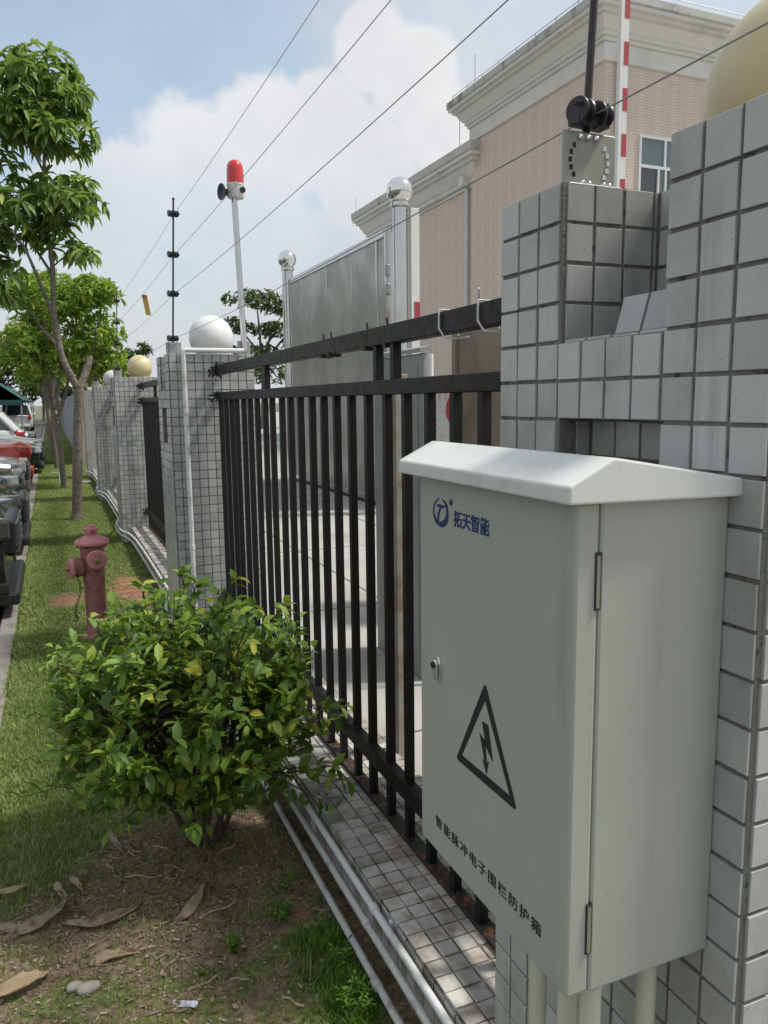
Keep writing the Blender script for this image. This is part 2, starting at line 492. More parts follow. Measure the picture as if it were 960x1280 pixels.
class MB:
    def __init__(s):
        s.v, s.f, s.m = [], [], []
        s.mi = 0

    def add(s, vs, fs):
        n = len(s.v)
        s.v += [tuple(v) for v in vs]
        s.f += [tuple(i + n for i in f) for f in fs]
        s.m += [s.mi] * len(fs)
        return s

    def box(s, x0, x1, y0, y1, z0, z1):
        return s.add([(x, y, z) for z in (z0, z1) for y in (y0, y1) for x in (x0, x1)],
                     [(0, 2, 3, 1), (4, 5, 7, 6), (0, 1, 5, 4), (2, 6, 7, 3), (0, 4, 6, 2), (1, 3, 7, 5)])

    def obox(s, c, u, v, w, a, b, h):
        """oriented box: centre c, axes u v w with half sizes"""
        c, u, v, w = Vector(c), Vector(u), Vector(v), Vector(w)
        vs = [c + u * (a * i) + v * (b * j) + w * (h * k) for k in (-1, 1) for j in (-1, 1) for i in (-1, 1)]
        return s.add(vs, [(0, 2, 3, 1), (4, 5, 7, 6), (0, 1, 5, 4), (2, 6, 7, 3), (0, 4, 6, 2), (1, 3, 7, 5)])

    def tube(s, pts, rad, seg=8, cap=True, flat=None):
        pts = [Vector(p) for p in pts]
        if not isinstance(rad, (list, tuple)):
            rad = [rad] * len(pts)
        vs, fs = [], []
        u = None
        for i, p in enumerate(pts):
            d = (pts[min(i + 1, len(pts) - 1)] - pts[max(i - 1, 0)]).normalized()
            if u is None:
                u, v, _ = basis(d)
            else:
                u = (u - d * u.dot(d)).normalized()
                v = d.cross(u)
            for k in range(seg):
                a = 2 * PI * k / seg
                vs.append(p + (u * math.cos(a) + v * math.sin(a)) * rad[i])
        for i in range(len(pts) - 1):
            for k in range(seg):
                a, b = i * seg + k, i * seg + (k + 1) % seg
                fs.append((a, b, b + seg, a + seg))
        if cap:
            fs.append(tuple(range(seg - 1, -1, -1)))
            fs.append(tuple(range((len(pts) - 1) * seg, len(pts) * seg)))
        return s.add(vs, fs)

    def lathe(s, prof, c=(0, 0, 0), d=(0, 0, 1), seg=20, mod=None):
        """prof: list of (radius, height) along d from c"""
        u, v, d = basis(d)
        c = Vector(c)
        vs, fs = [], []
        for r, h in prof:
            for k in range(seg):
                a = 2 * PI * k / seg
                rr = r * (mod(k) if mod else 1)
                vs.append(c + d * h + (u * math.cos(a) + v * math.sin(a)) * rr)
        for i in range(len(prof) - 1):
            for k in range(seg):
                a, b = i * seg + k, i * seg + (k + 1) % seg
                fs.append((a, b, b + seg, a + seg))
        fs.append(tuple(range(seg - 1, -1, -1)))
        fs.append(tuple(range((len(prof) - 1) * seg, len(prof) * seg)))
        return s.add(vs, fs)

    def sphere(s, c, r, seg=24, rings=14, sq=(1, 1, 1)):
        prof = []
        vs, fs = [], []
        for i in range(rings + 1):
            t = PI * i / rings
            for k in range(seg):
                a = 2 * PI * k / seg
                vs.append((c[0] + r * sq[0] * math.sin(t) * math.cos(a), c[1] + r * sq[1] * math.sin(t) * math.sin(a), c[2] + r * sq[2] * math.cos(t)))
        for i in range(rings):
            for k in range(seg):
                a, b = i * seg + k, i * seg + (k + 1) % seg
                fs.append((a, a + seg, b + seg, b))
        return s.add(vs, fs)

    def prism(s, poly, fn, t0, t1):
        """poly: 2-D outline; fn(a, b, t) -> point; extruded from t0 to t1"""
        n = len(poly)
        vs = [fn(a, b, t0) for a, b in poly] + [fn(a, b, t1) for a, b in poly]
        fs = [tuple(range(n - 1, -1, -1)), tuple(range(n, 2 * n))]
        fs += [(i, (i + 1) % n, (i + 1) % n + n, i + n) for i in range(n)]
        return s.add(vs, fs)

    def mesh(s, name, mats, smooth=False):
        me = bpy.data.meshes.new(name)
        me.from_pydata(s.v, [], s.f)
        for m in (mats if isinstance(mats, (list, tuple)) else [mats]):
            me.materials.append(m)
        if s.mi or any(s.m):
            me.polygons.foreach_set('material_index', s.m)
        if smooth:
            me.polygons.foreach_set('use_smooth', [True] * len(me.polygons))
            me.set_sharp_from_angle(angle=R(35))
        me.update()
        return me

    def build(s, name, mats, parent=None, smooth=False, bevel=0.0, fix=True):
        me = s.mesh(name, mats, smooth)
        if fix:
            import bmesh
            bm = bmesh.new()
            bm.from_mesh(me)
            bmesh.ops.recalc_face_normals(bm, faces=bm.faces)
            bm.to_mesh(me)
            bm.free()
            if smooth:
                me.set_sharp_from_angle(angle=R(35))
        o = link(name, me, parent)
        if bevel:
            b = o.modifiers.new('bevel', 'BEVEL')
            b.width = bevel
            b.segments = 2
            b.limit_method = 'ANGLE'
            b.harden_normals = False
        return o


def np_mesh(name, V, F, mats, smooth=False):
    """fast mesh from arrays; F is (n,3) or (n,4)"""
    me = bpy.data.meshes.new(name)
    V = np.ascontiguousarray(V, dtype=np.float32)
    F = np.ascontiguousarray(F, dtype=np.int32)
    k = F.shape[1]
    me.vertices.add(len(V))
    me.vertices.foreach_set('co', V.ravel())
    me.loops.add(F.size)
    me.loops.foreach_set('vertex_index', F.ravel())
    me.polygons.add(len(F))
    me.polygons.foreach_set('loop_start', np.arange(0, F.size, k, dtype=np.int32))
    me.polygons.foreach_set('loop_total', np.full(len(F), k, dtype=np.int32))
    me.polygons.foreach_set('use_smooth', np.full(len(F), bool(smooth)))
    me.materials.append(mats)
    me.update(calc_edges=True)
    me.validate()
    return me


def scatter(base_v, base_f, mats4):
    """copies of a small mesh under an (n,4,4) stack of matrices, as arrays"""
    B = np.asarray(base_v, dtype=np.float32)
    Fb = np.asarray(base_f, dtype=np.int32)
    n, k = len(mats4), len(B)
    V = np.einsum('nij,kj->nki', mats4[:, :3, :3], B) + mats4[:, None, :3, 3]
    F = Fb[None] + (np.arange(n, dtype=np.int32) * k)[:, None, None]
    return V.reshape(-1, 3), F.reshape(-1, Fb.shape[1])


# ------------------------------------------------------------------ tiles
TILE_V = [(-.5, -.5, -.006), (.5, -.5, -.006), (.5, .5, -.006), (-.5, .5, -.006),
          (-.5, -.5, .0012), (.5, -.5, .0012), (.5, .5, .0012), (-.5, .5, .0012),
          (-.486, -.486, .002), (.486, -.486, .002), (.486, .486, .002), (-.486, .486, .002)]
TILE_F = [(8, 9, 10, 11), (4, 5, 9, 8), (5, 6, 10, 9), (6, 7, 11, 10), (7, 4, 8, 11), (0, 1, 5, 4), (1, 2, 6, 5), (2, 3, 7, 6), (3, 0, 4, 7)]
_tm = {}


def tile_mesh(m):
    if m.name not in _tm:
        _tm[m.name] = np_mesh('tile', np.array(TILE_V), np.array(TILE_F), m)
    return _tm[m.name]


class Tiles:
    """lays tiles on faces; some become parts of their own, the others one joined part"""
    def __init__(s, parent, m, grout=0.005, jit=1.0):
        s.p, s.m, s.g, s.j = parent, m, grout, jit
        s.rest = []
        s.n = 0

    def face(s, o, u, v, ue, ve, rule):
        o, u, v = Vector(o), Vector(u), Vector(v)
        n = u.cross(v)
        for i in range(len(ue) - 1):
            for k in range(len(ve) - 1):
                a, b = (ue[i] + ue[i + 1]) / 2, (ve[k] + ve[k + 1]) / 2
                r = rule(a, b)
                if not r:
                    continue
                w, h = ue[i + 1] - ue[i] - s.g, ve[k + 1] - ve[k] - s.g
                j = s.j
                w *= rnd.uniform(.985, 1.0)
                h *= rnd.uniform(.985, 1.0)
                c = o + u * (a + rnd.gauss(0, .0004) * j) + v * (b + rnd.gauss(0, .0004) * j) + n * rnd.gauss(0, .0004) * j
                e = Euler((rnd.gauss(0, .006) * j, rnd.gauss(0, .006) * j, rnd.gauss(0, .005) * j)).to_matrix()
                b3 = Matrix((u, v, n)).transposed() @ e @ Matrix.Diagonal((w, h, 1))
                m4 = Matrix.Translation(c) @ b3.to_4x4()
                if r == 'part' and s.n < 298:
                    s.n += 1
                    link('tile', tile_mesh(s.m), s.p, m4)
                else:
                    s.rest.append(np.array(m4))
        return s

    def finish(s):
        if s.rest:
            V, F = scatter(TILE_V, TILE_F, np.array(s.rest))
            o = link('tiling', np_mesh('tiling', V, F, s.m), s.p)
            o['kind'] = 'stuff'
            return o


# ------------------------------------------------------------------ ground
def sheet(name, x0, x1, y0, y1, z, m):
    o = MB().add([(x0, y0, z), (x1, y0, z), (x1, y1, z), (x0, y1, z)], [(0, 1, 2, 3)]).build(name, m, fix=False)
    o['kind'] = 'structure'
    return o


sheet('ground', -900, 900, -300, 1500, -0.16, M['earth'])
sheet('car_park', -26, -0.44, -12, 110, -0.10, M['asphalt'])
sheet('courtyard', 1.24, 60, -20, 120, 0.12, M['concrete'])
jm = MB()
for yy in (3.1, 5.3, 7.6, 10.0, 13.0, 17.0):
    jm.box(1.26, 13.0, yy, yy + 0.018, 0.116, 0.1225)
for xx in (2.25, 3.6):
    jm.box(xx, xx + 0.018, 0.0, 40, 0.116, 0.1235)
o = jm.build('courtyard_joint', M['grout'])
o['kind'] = 'structure'


def vnoise(x, y, seed=0):
    """smooth lattice noise on arrays, 0..1"""
    xi, yi = np.floor(x).astype(np.int64), np.floor(y).astype(np.int64)
    xf, yf = x - xi, y - yi
    xf, yf = xf * xf * (3 - 2 * xf), yf * yf * (3 - 2 * yf)

    def h(a, b):
        n = (a * 374761393 + b * 668265263 + seed * 982451653) & 0x7fffffff
        n = ((n ^ (n >> 13)) * 1274126177) & 0x7fffffff
        return ((n ^ (n >> 16)) & 0xffff) / 65535.0
    return (h(xi, yi) * (1 - xf) + h(xi + 1, yi) * xf) * (1 - yf) + (h(xi, yi + 1) * (1 - xf) + h(xi + 1, yi + 1) * xf) * yf


def fbm(x, y, seed=0, o=4):
    s, a, t = 0, 1.0, 0
    for i in range(o):
        s = s + a * vnoise(x * 2 ** i, y * 2 ** i, seed + i)
        t += a
        a *= 0.5
    return s / t


def dirt_at(x, y):
    d = np.exp(-(((x - .42) / .52) ** 2 + ((y - 2.55) / .50) ** 2) ** 2)
    d = np.maximum(d, .68 * np.exp(-(((x + .05) / .40) ** 2 + ((y - 2.45) / .33) ** 2) ** 2))
    d = np.maximum(d, .45 * np.exp(-((y - 2.0) / .45) ** 2))
    d = np.maximum(d, .75 * np.exp(-(((x - .80) / .13) ** 2)) * (y < 6))
    d = np.maximum(d, .8 * np.exp(-(((x - .03) / .16) ** 2 + ((y - 7.05) / .28) ** 2)))
    return d


def red_at(x, y):
    d = .9 * np.exp(-(((x - .58) / .22) ** 2 + ((y - 7.1) / .8) ** 2))
    d = np.maximum(d, .8 * np.exp(-(((x - .02) / .15) ** 2 + ((y - 6.95) / .28) ** 2)))
    d = np.maximum(d, .45 * np.exp(-(((x - .62) / .1) ** 2 + ((y - 2.2) / .3) ** 2)))
    return d


def lawn_z(x, y):
    z = (fbm(x * 6, y * 3, 3, 2) - .5) * .030 + (fbm(x * 14, y * 14, 4) - .5) * .02 * (y < 4)
    z += dirt_at(x, y) * (fbm(x * 30, y * 30, 9) - .5) * .035 * (y < 4)
    z += .03 * np.exp(-(((x - .43) / .28) ** 2 + ((y - 2.72) / .28) ** 2))
    return z


ys = [1.0]
while ys[-1] < 75:
    ys.append(ys[-1] + (0.012 if ys[-1] < 3.4 else 0.012 + (ys[-1] - 3.4) * .014))
ys = np.array(ys)
xs = np.linspace(-.335, .86, 100)
GX, GY = np.meshgrid(xs, ys)
GZ = lawn_z(GX, GY)
GZ[:, 0] = np.minimum(GZ[:, 0], 0) - .02
nx, ny = len(xs), len(ys)
idx = np.arange(nx * ny).reshape(ny, nx)
F = np.stack([idx[:-1, :-1], idx[:-1, 1:], idx[1:, 1:], idx[1:, :-1]], -1).reshape(-1, 4)
me = np_mesh('lawn', np.stack([GX, GY, GZ], -1).reshape(-1, 3), F, lawn_material(), True)
for nm, fn in (('dirt', dirt_at), ('red', red_at)):
    at = me.attributes.new(nm, 'FLOAT', 'POINT')
    at.data.foreach_set('value', fn(GX, GY).ravel().astype(np.float32))
o = link('lawn', me)
o['kind'] = 'structure'

# kerb of cast stones
kerb = bpy.data.objects.new('kerb', None)
COL.objects.link(kerb)
kerb['kind'] = 'structure'
km = MB().box(-.445, -.335, .004, .996, -.2, .018)
kme = km.mesh('kerb_stone', M['kerb'])
for k in range(70):
    s_ = link('kerb_stone', kme, kerb)
    s_.location = (rnd.gauss(0, .002), -1.0 + k, rnd.gauss(0, .002))
    if k < 36:
        b = s_.modifiers.new('bevel', 'BEVEL')
        b.width = .012
        b.segments = 2

# ------------------------------------------------------------------ grass
BLADE_V = [(-.5, 0, 0), (.5, 0, 0), (.32, .18, .55), (-.32, .18, .55), (0, .55, 1.0)]
BLADE_F = [(0, 1, 2), (0, 2, 3), (3, 2, 4)]


def mats_from(pos, yaw, sx, sy, sz, pitch=None):
    n = len(pos)
    c, s = np.cos(yaw), np.sin(yaw)
    m = np.zeros((n, 4, 4), np.float32)
    m[:, 0, 0], m[:, 0, 1] = c * sx, -s * sy
    m[:, 1, 0], m[:, 1, 1] = s * sx, c * sy
    m[:, 2, 2] = sz
    m[:, 3, 3] = 1
    m[:, :3, 3] = pos
    return m


def grass(name, n, sampler, h, w, m, mask, label_kind='stuff'):
    x, y = sampler(n)
    keep = rng.random(len(x)) < mask(x, y)
    x, y = x[keep], y[keep]
    z = lawn_z(x, y) - .003
    k = len(x)
    hh = h * rng.uniform(.45, 1.25, k)
    hh *= 0.6 + 0.9 * fbm(x * 6, y * 6, 21)
    M4 = mats_from(np.stack([x, y, z], -1), rng.uniform(0, 2 * PI, k), w * rng.uniform(.6, 1.3, k), hh * rng.uniform(.5, 1.7, k), hh)
    V, F_ = scatter(BLADE_V, BLADE_F, M4)
    o = link(name, np_mesh(name, V, F_, m))
    o['kind'] = 'stuff'
    return o


def uni(x0, x1, y0, y1):
    return lambda n: (rng.uniform(x0, x1, n), rng.uniform(y0, y1, n))


def far_sampler(n):
    # density falls with distance
    t = rng.random(n)
    y = 3.2 * (40 / 3.2) ** (t ** .85)
    return rng.uniform(-.35, .80, n), y


def lawn_mask(x, y):
    d = np.clip(dirt_at(x, y) + .9 * (fbm(x * 7, y * 7, 31) - .5), 0, 1)
    r_ = np.clip(red_at(x, y) + .6 * (fbm(x * 7, y * 7, 33) - .5), 0, 1)
    return np.clip(1.05 - 1.6 * d - 1.8 * r_, 0.015, 1)


grass('grass', 52000, uni(-.36, .80, 2.3, 4.6), .030, .0042, M['grassblade'], lawn_mask)
grass('grass', 130000, far_sampler, .030, .0075, M['grassblade'], lambda x, y: lawn_mask(x, y))
grass('dry_grass', 26000, uni(-.36, .80, 1.55, 3.0), .024, .0032, M['drygrass'], lambda x, y: .22 + .5 * np.exp(-((y - 2.0) / .25) ** 2) * fbm(x * 6, y * 6, 50))
grass('grass', 22000, uni(-.34, .72, 1.6, 2.75), .024, .0036, M['grassblade'], lambda x, y: np.clip(2.6 * (fbm(x * 5, y * 5, 41) - .40), 0, 1) * np.clip(1.25 - np.exp(-(((x - .42) / .33) ** 2 + ((y - 2.6) / .36) ** 2)), 0, 1))
grass('grass', 6500, lambda n: (.665 + rng.normal(0, .045, n), rng.uniform(1.62, 2.15, n)), .032, .0050, M['weed'], lambda x, y: np.clip(2.5 * (fbm(x * 9, y * 9, 44) - .30), 0, 1) * (x < .735))

# leaf litter: many tiny curled scraps round the shrub
LIT_V = [(-.5, -.2, .0), (0, -.32, .12), (.5, -.1, .02), (.55, .12, .10), (0, .3, .0), (-.5, .14, .12)]
LIT_F = [(0, 1, 4), (0, 4, 5), (1, 2, 3), (1, 3, 4)]
n = 3600
x, y = rng.normal(.26, .38, n), rng.normal(2.45, .34, n)
k = (x > -.33) & (x < .73) & (y > 1.5)
x, y = x[k], y[k]
sz = rng.uniform(.006, .026, len(x)) * rng.uniform(.5, 1, len(x))
M4 = mats_from(np.stack([x, y, lawn_z(x, y) + .003], -1), rng.uniform(0, 6.28, len(x)), sz, sz * rng.uniform(.4, 1, len(x)), sz * rng.uniform(.3, 1.6, len(x)))
V, F = scatter(LIT_V, LIT_F, M4)
o = link('leaf_litter', np_mesh('leaf_litter', V, F, M['litter']))
o['kind'] = 'stuff'
# crumbly soil: small clods, and thin fallen twigs
CL_V = [(0, 0, -.5), (.5, .1, 0), (-.1, .5, .05), (-.5, -.05, 0), (.05, -.5, -.05), (.1, .05, .45)]
CL_F = [(0, 2, 1), (0, 3, 2), (0, 4, 3), (0, 1, 4), (5, 1, 2), (5, 2, 3), (5, 3, 4), (5, 4, 1)]
n = 5200
x, y = rng.uniform(-.33, .74, n), rng.uniform(1.55, 3.1, n)
k = rng.random(n) < np.clip(dirt_at(x, y) * 1.3, .08, 1)
x, y = x[k], y[k]
sz = .003 + .010 * rng.random(len(x)) ** 3
M4 = mats_from(np.stack([x, y, lawn_z(x, y) + sz * .15], -1), rng.uniform(0, 6.28, len(x)), sz, sz * rng.uniform(.6, 1.2, len(x)), sz * .7)
V, F = scatter(CL_V, CL_F, M4)
o = link('soil_crumbs', np_mesh('soil_crumbs', V, F, M['soilcrumb']))
o['kind'] = 'stuff'
n = 130
x, y = rng.normal(.22, .32, n), rng.normal(2.45, .32, n)
k = (x > -.33) & (x < .7) & (y > 1.6)
x, y = x[k], y[k]
TW_V = [(-.5, 0, 0), (-.16, .06, .5), (.2, -.04, .4), (.5, .05, 0), (-.5, .02, 1), (-.16, .08, 1.6), (.2, -.02, 1.5), (.5, .07, 1)]
TW_F = [(0, 1, 5, 4), (1, 2, 6, 5), (2, 3, 7, 6)]
ln = rng.uniform(.04, .13, len(x))
M4 = mats_from(np.stack([x, y, lawn_z(x, y) + .002], -1), rng.uniform(0, 6.28, len(x)), ln, ln, np.full(len(x), .003))
M4[:, 1, 2] = .0025
V, F = scatter(TW_V, TW_F, M4)
o = link('fallen_twigs', np_mesh('fallen_twigs', V, F, M['litter']))
o['kind'] = 'stuff'
# pale clippings on the lawn farther off
n = 900
x, y = rng.uniform(-.3, .74, n), rng.uniform(5.5, 9.5, n)
k = (fbm(x * 4, y * 4, 77) > .5) | ((x > .35) & (y < 8))
x, y = x[k], y[k]
sz = rng.uniform(.015, .05, len(x))
M4 = mats_from(np.stack([x, y, lawn_z(x, y) + .02], -1), rng.uniform(0, 6.28, len(x)), sz, sz * .6, sz * .5)
V, F = scatter(LIT_V, LIT_F, M4)
o = link('grass_clippings', np_mesh('grass_clippings', V, F, M['drygrass']))
o['kind'] = 'stuff'

# ------------------------------------------------------------------ tiled piers of the perimeter wall
PX = .70
PW, PD, PT = .547, .54, 1.948
ROW = .0568
COLY = [i * .054 for i in range(11)]
COLX = [i * .0547 for i in range(11)]
ROWS = [PT - ROW * k for k in range(35)][::-1]
N0, N1, NX = .158, .375, .175          # notch in y and x
NZ = PT - 4 * ROW                      # floor of the notch
R1, R0 = PT - 6 * ROW, PT - 10 * ROW   # recess under the lintel


def pier_core(parent):
    b = MB()
    e = .0018
    b.box(e, PW - e, e, N0, 0, PT - e)                     # near block
    b.box(e, PW - e, N1, PD - e, 0, PT - e)                # far block
    b.box(NX, PW - e, N0, N1, 0, PT - e)
    b.box(e, NX, N0, N1, R1 + e, NZ - e)                   # lintel
    b.box(e, NX, N0, N1, 0, R0 - e)
    b.box(.06, NX, N0, N1, R0 - e, R1 + e)
    b.box(.055, NX, N0, .300, NZ - e, NZ + .058)           # step in the notch
    return b.build('core', M['grout'], parent)


def pier(label, y, rule_l, rule_c):
    t = thing('tiled_pier', label, 'pillar', (PX, y, 0), group='tiled piers along the perimeter wall')
    pier_core(t)
    T = Tiles(t, M['tile'])

    def solid(a, z):
        if N0 < a < N1 and (z > NZ or R0 < z < R1):
            return False
        return True
    # lawn side: seen from -x; u runs toward the camera (-y), v up
    T.face((0, PD, 0), (0, -1, 0), (0, 0, 1), [PD - c for c in COLY[::-1]], ROWS, lambda a, z: solid(PD - a, z) and rule_l(PD - a, z))
    # the lit face of the far block inside the notch
    cx = [.006, .0565, .110, .166, NX]
    T.face((0, N1, 0), (1, 0, 0), (0, 0, 1), cx, ROWS[-5:], lambda a, z: rule_l(a, z, True))
    # near end
    T.face((0, 0, 0), (1, 0, 0), (0, 0, 1), [.007] + COLX[1:], ROWS, rule_c)
    # notch back wall, recess back wall, step front, notch floor
    T.face((NX, N1, 0), (0, -1, 0), (0, 0, 1), [.004, .058, .112, .166, .217], ROWS[-5:], lambda a, z: 'stuff')
    T.face((.06, N1, 0), (0, -1, 0), (0, 0, 1), [.004, .058, .112, .166, .217], [R0 + .0568 * i for i in range(5)], lambda a, z: 'stuff')
    T.face((.03, N1, 0), (1, 0, 0), (0, 0, 1), [0.0, .03], [R0 + .0568 * i for i in range(5)], lambda a, z: 'stuff')
    sl = Vector((.30, 0, 1)).normalized()
    T.face((.036, .300, NZ), (0, -1, 0), sl, [.0, .054, .108, .141], [.003, .062], lambda a, z: rule_l(.2, 1.9))
    T.face((.002, N1, NZ - .004), (1, 0, 0), (0, -1, 0), [0.0, .052], [.002, .056, .110, .164, .217], lambda a, z: 'stuff')
    T.finish()
    return t


NEAR_Y, STEP = .604, 4.476
pier('large grey tiled pier in front with notched top and electrical cabinet hung on it', NEAR_Y,
     lambda a, z, c=False: 'part' if z > .80 else 'stuff', lambda a, z: 'part' if z > .8 and a < .12 else 'stuff')
pier('grey tiled pier with a white drain pipe up its face', NEAR_Y + STEP,
     lambda a, z, c=False: 'stuff', lambda a, z: 'part' if (a < .36 or z > 1.62) else 'stuff')
p3 = pier('grey tiled pier topped by a yellowed globe behind the fire hydrant', NEAR_Y + 2 * STEP,
          lambda a, z, c=False: 'stuff', lambda a, z: 'stuff')
dup(p3, (PX, NEAR_Y + 3 * STEP, 0), label='grey tiled pier next beyond the one with the yellowed globe')
dup(p3, (PX, NEAR_Y + 4 * STEP, 0), label='distant grey tiled pier just right of the nearest street tree trunk')
dup(p3, (PX, NEAR_Y + 5 * STEP, 0), label='farthest grey tiled pier, where the plain grey wall begins')

# ------------------------------------------------------------------ tiled ledges under the railings
LX = .80
LEN = STEP - PD
LTOP = .19


def ledge(label, y, parts):
    t = thing('tiled_ledge', label, 'ledge', (LX, y, 0), group='tiled ledges under the railings')
    MB().box(.002, .44, 0, LEN, 0, LTOP - .002).build('core', M['ledgegrout'], t)
    T = Tiles(t, M['ledgetile'], .005, 1.5)
    yr = [LEN * i / 69 for i in range(70)]
    T.face((0, 0, LTOP), (1, 0, 0), (0, 1, 0), [0, .0545, .109, .1635, .218, .2725, .327, .3815, .436], yr,
           lambda a, b: 'part' if parts and a < .21 and b < 2.35 else 'stuff')
    T.face((0, LEN, 0), (0, -1, 0), (0, 0, 1), [LEN - q for q in yr[::-1]], [.003, .0625, .122, LTOP - .008],
           lambda a, b: 'part' if parts and b > .12 and LEN - a < 2.35 else 'stuff')
    T.finish()
    return t


ledge('weathered tiled ledge under the near black railing beside the shrub', NEAR_Y + PD, True)
l2 = ledge('tiled ledge under the second railing beyond the pier with the white drain pipe', NEAR_Y + STEP + PD, False)
dup(l2, (LX, NEAR_Y + 2 * STEP + PD, 0), label='tiled ledge beyond the pier with the yellowed globe')
dup(l2, (LX, NEAR_Y + 3 * STEP + PD, 0), label='distant tiled ledge beside the wiggling white conduit')

# ------------------------------------------------------------------ black steel railings
FX = .99


def railing(label, y):
    t = thing('steel_railing', label, 'fence', (FX, y, 0), group='black railings between the piers')
    L = LEN
    MB().box(0, .045, .0, L, 1.816, 1.875).build('top_rail', M['black'], t, bevel=.003)
    MB().box(0, .034, .0, L, 1.657, 1.705).build('upper_rail', M['black'], t, bevel=.003)
    MB().box(-.012, .026, .0, L, .350, .410).build('lower_rail', M['black'], t, bevel=.003)
    MB().box(-.002, .045, .0, L, LTOP + .003, LTOP + .018).build('base_plate', M['rust'], t, bevel=.002)
    bar = MB().box(0, .026, 0, .026, LTOP + .018, 1.657).mesh('bar', M['black'])
    k = 0
    yy = 1.237 - NEAR_Y - PD
    for i in range(25):
        o = link('bar', bar, t)
        o.location = (.006 + rnd.gauss(0, .001), yy + .157 * i + rnd.gauss(0, .003), 0)
        o.rotation_euler = (rnd.gauss(0, .0007), rnd.gauss(0, .0007), 0)
    for py, w in ((1.115, .03), (1.255, .03), (2.70, .05)):
        MB().box(.005, .033, py, py + w, 1.705, 1.816).build('stub_post', M['black'], t, bevel=.002)
    # burnt weld beads where the rails meet the piers, and little wire stubs on the top rail
    for (z, x) in ((1.845, .02), (1.68, .015), (.38, .005)):
        b = MB()
        for q in range(70):
            b.sphere((x + rnd.gauss(-.010, .026), L - .001, z + rnd.gauss(-.006, .024)), rnd.uniform(.004, .011), 7, 4, (1, .25, 1))
        for q in range(14):
            b.sphere((x + rnd.uniform(-.006, .03), L - .008, z + rnd.uniform(-.035, .03)), rnd.uniform(.005, .010), 7, 5)
        b.build('weld', M['blackplastic'], t)
    for py in (1.19, 1.36, 1.73, 1.82):
        MB().tube([(.02, py, 1.872), (.018, py + .004, 1.90)], .004, 6).build('wire_stub', M['rust'], t)
        MB().box(-.003, .046, py - .03, py + .0, 1.806, 1.822).build('clip', M['rust'], t)
    return t


r1 = railing('black steel bar railing nearest the cabinet, above the shrub', NEAR_Y + PD)
dup(r1, (FX, NEAR_Y + STEP + PD, 0), label='second black railing, between the drain pipe pier and the yellowed globe pier')
dup(r1, (FX, NEAR_Y + 2 * STEP + PD, 0), label='third black railing, beyond the pier with the yellowed globe')

# white wire ties looped round the top rail
for (y, lab) in ((1.93, 'white wire tie on the top rail, farther from the pier'), (1.72, 'white wire tie on the top rail, closer to the notched pier')):
    b = MB()
    x0, x1, z0, z1 = FX - .004, FX + .049, 1.811, 1.880
    b.tube([(x1, y - .01, z0), (x1, y, z1), (x0, y, z1), (x0 - .002, y - .003, z0 + .02), (x0 + .006, y - .02, z0 - .006), (x0 + .03, y - .055, z0 - .010), (x0 + .05, y - .075, z0 - .008)], .0028, 6)
    tag(b.build('wire_tie', M['pvc'], None, True), lab, 'cable tie', 'white ties on the railing')
tag(MB().tube([(FX + .03, 1.78, 1.88), (FX + .02, 1.755, 1.900), (FX + .01, 1.74, 1.912)], .0028, 6).build('wire_end', M['pvc'], None, True),
    'loose white wire end sticking up from the top rail', 'wire')

# ------------------------------------------------------------------ electrical cabinet
CX0, CX1, CXB = .488, .518, .698
CY0, CY1, CZ0, CZ1 = .648, 1.018, .968, 1.545
cab = thing('electrical_cabinet', 'pale grey electrical cabinet with warning triangle, hung on the notched tiled pier', 'cabinet', (0, 0, 0))
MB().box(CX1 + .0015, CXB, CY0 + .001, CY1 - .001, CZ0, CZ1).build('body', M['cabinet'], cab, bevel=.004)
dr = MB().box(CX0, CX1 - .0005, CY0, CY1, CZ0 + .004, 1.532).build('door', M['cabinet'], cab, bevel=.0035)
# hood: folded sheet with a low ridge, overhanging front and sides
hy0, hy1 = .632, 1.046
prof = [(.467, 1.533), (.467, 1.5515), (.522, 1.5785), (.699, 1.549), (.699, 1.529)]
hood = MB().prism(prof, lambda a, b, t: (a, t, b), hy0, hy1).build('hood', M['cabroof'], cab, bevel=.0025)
# hinges
for z0, z1 in ((1.417, 1.479), (1.02, 1.081)):
    h = MB().box(.5125, .5205, CY0 - .0012, CY0 + .004, z0, z1).build('hinge', M['blackplastic'], cab)
    MB().tube([(.5165, CY0 - .0016, z0 + .003), (.5165, CY0 - .0016, z1 - .003)], .0022, 8).build('pin', M['chrome'], h, True)
# swing-handle lock
oval = [(.9565 + .0085 * math.copysign(abs(math.cos(a)) ** .8, math.cos(a)), 1.258 + .0185 * math.copysign(abs(math.sin(a)) ** .8, math.sin(a))) for a in [i * PI / 14 for i in range(28)]]
lk = MB().prism(oval, lambda a, b, t: (CX0 - t, a, b), -.0003, .0035).build('lock', M['chrome'], cab, True, bevel=.001)
oval2 = [(.9565 + (a - .9565) * .62, 1.258 + (b - 1.258) * .80) for a, b in oval]
MB().prism(oval2, lambda a, b, t: (CX0 - t, a, b), .0036, .0085).build('lever', M['chrome'], lk, True, bevel=.0015)
MB().lathe([(0, 0), (.0048, 0), (.0048, .003), (.004, .0036), (0, .0036)], (CX0 - .0086, .9565, 1.2655), (-1, 0, 0), 16).build('keyhole', M['blackplastic'], lk, True)


def door_pt(y, z, t):
    return (CX0 - .0004 - t, y, z)


def flat(name, poly, m, t=.0004):
    """a print on the door: thin outline standing a hair proud"""
    return MB().prism(poly, lambda a, b, t_: door_pt(a, b, t_), -.0003, t).build(name, m, cab)


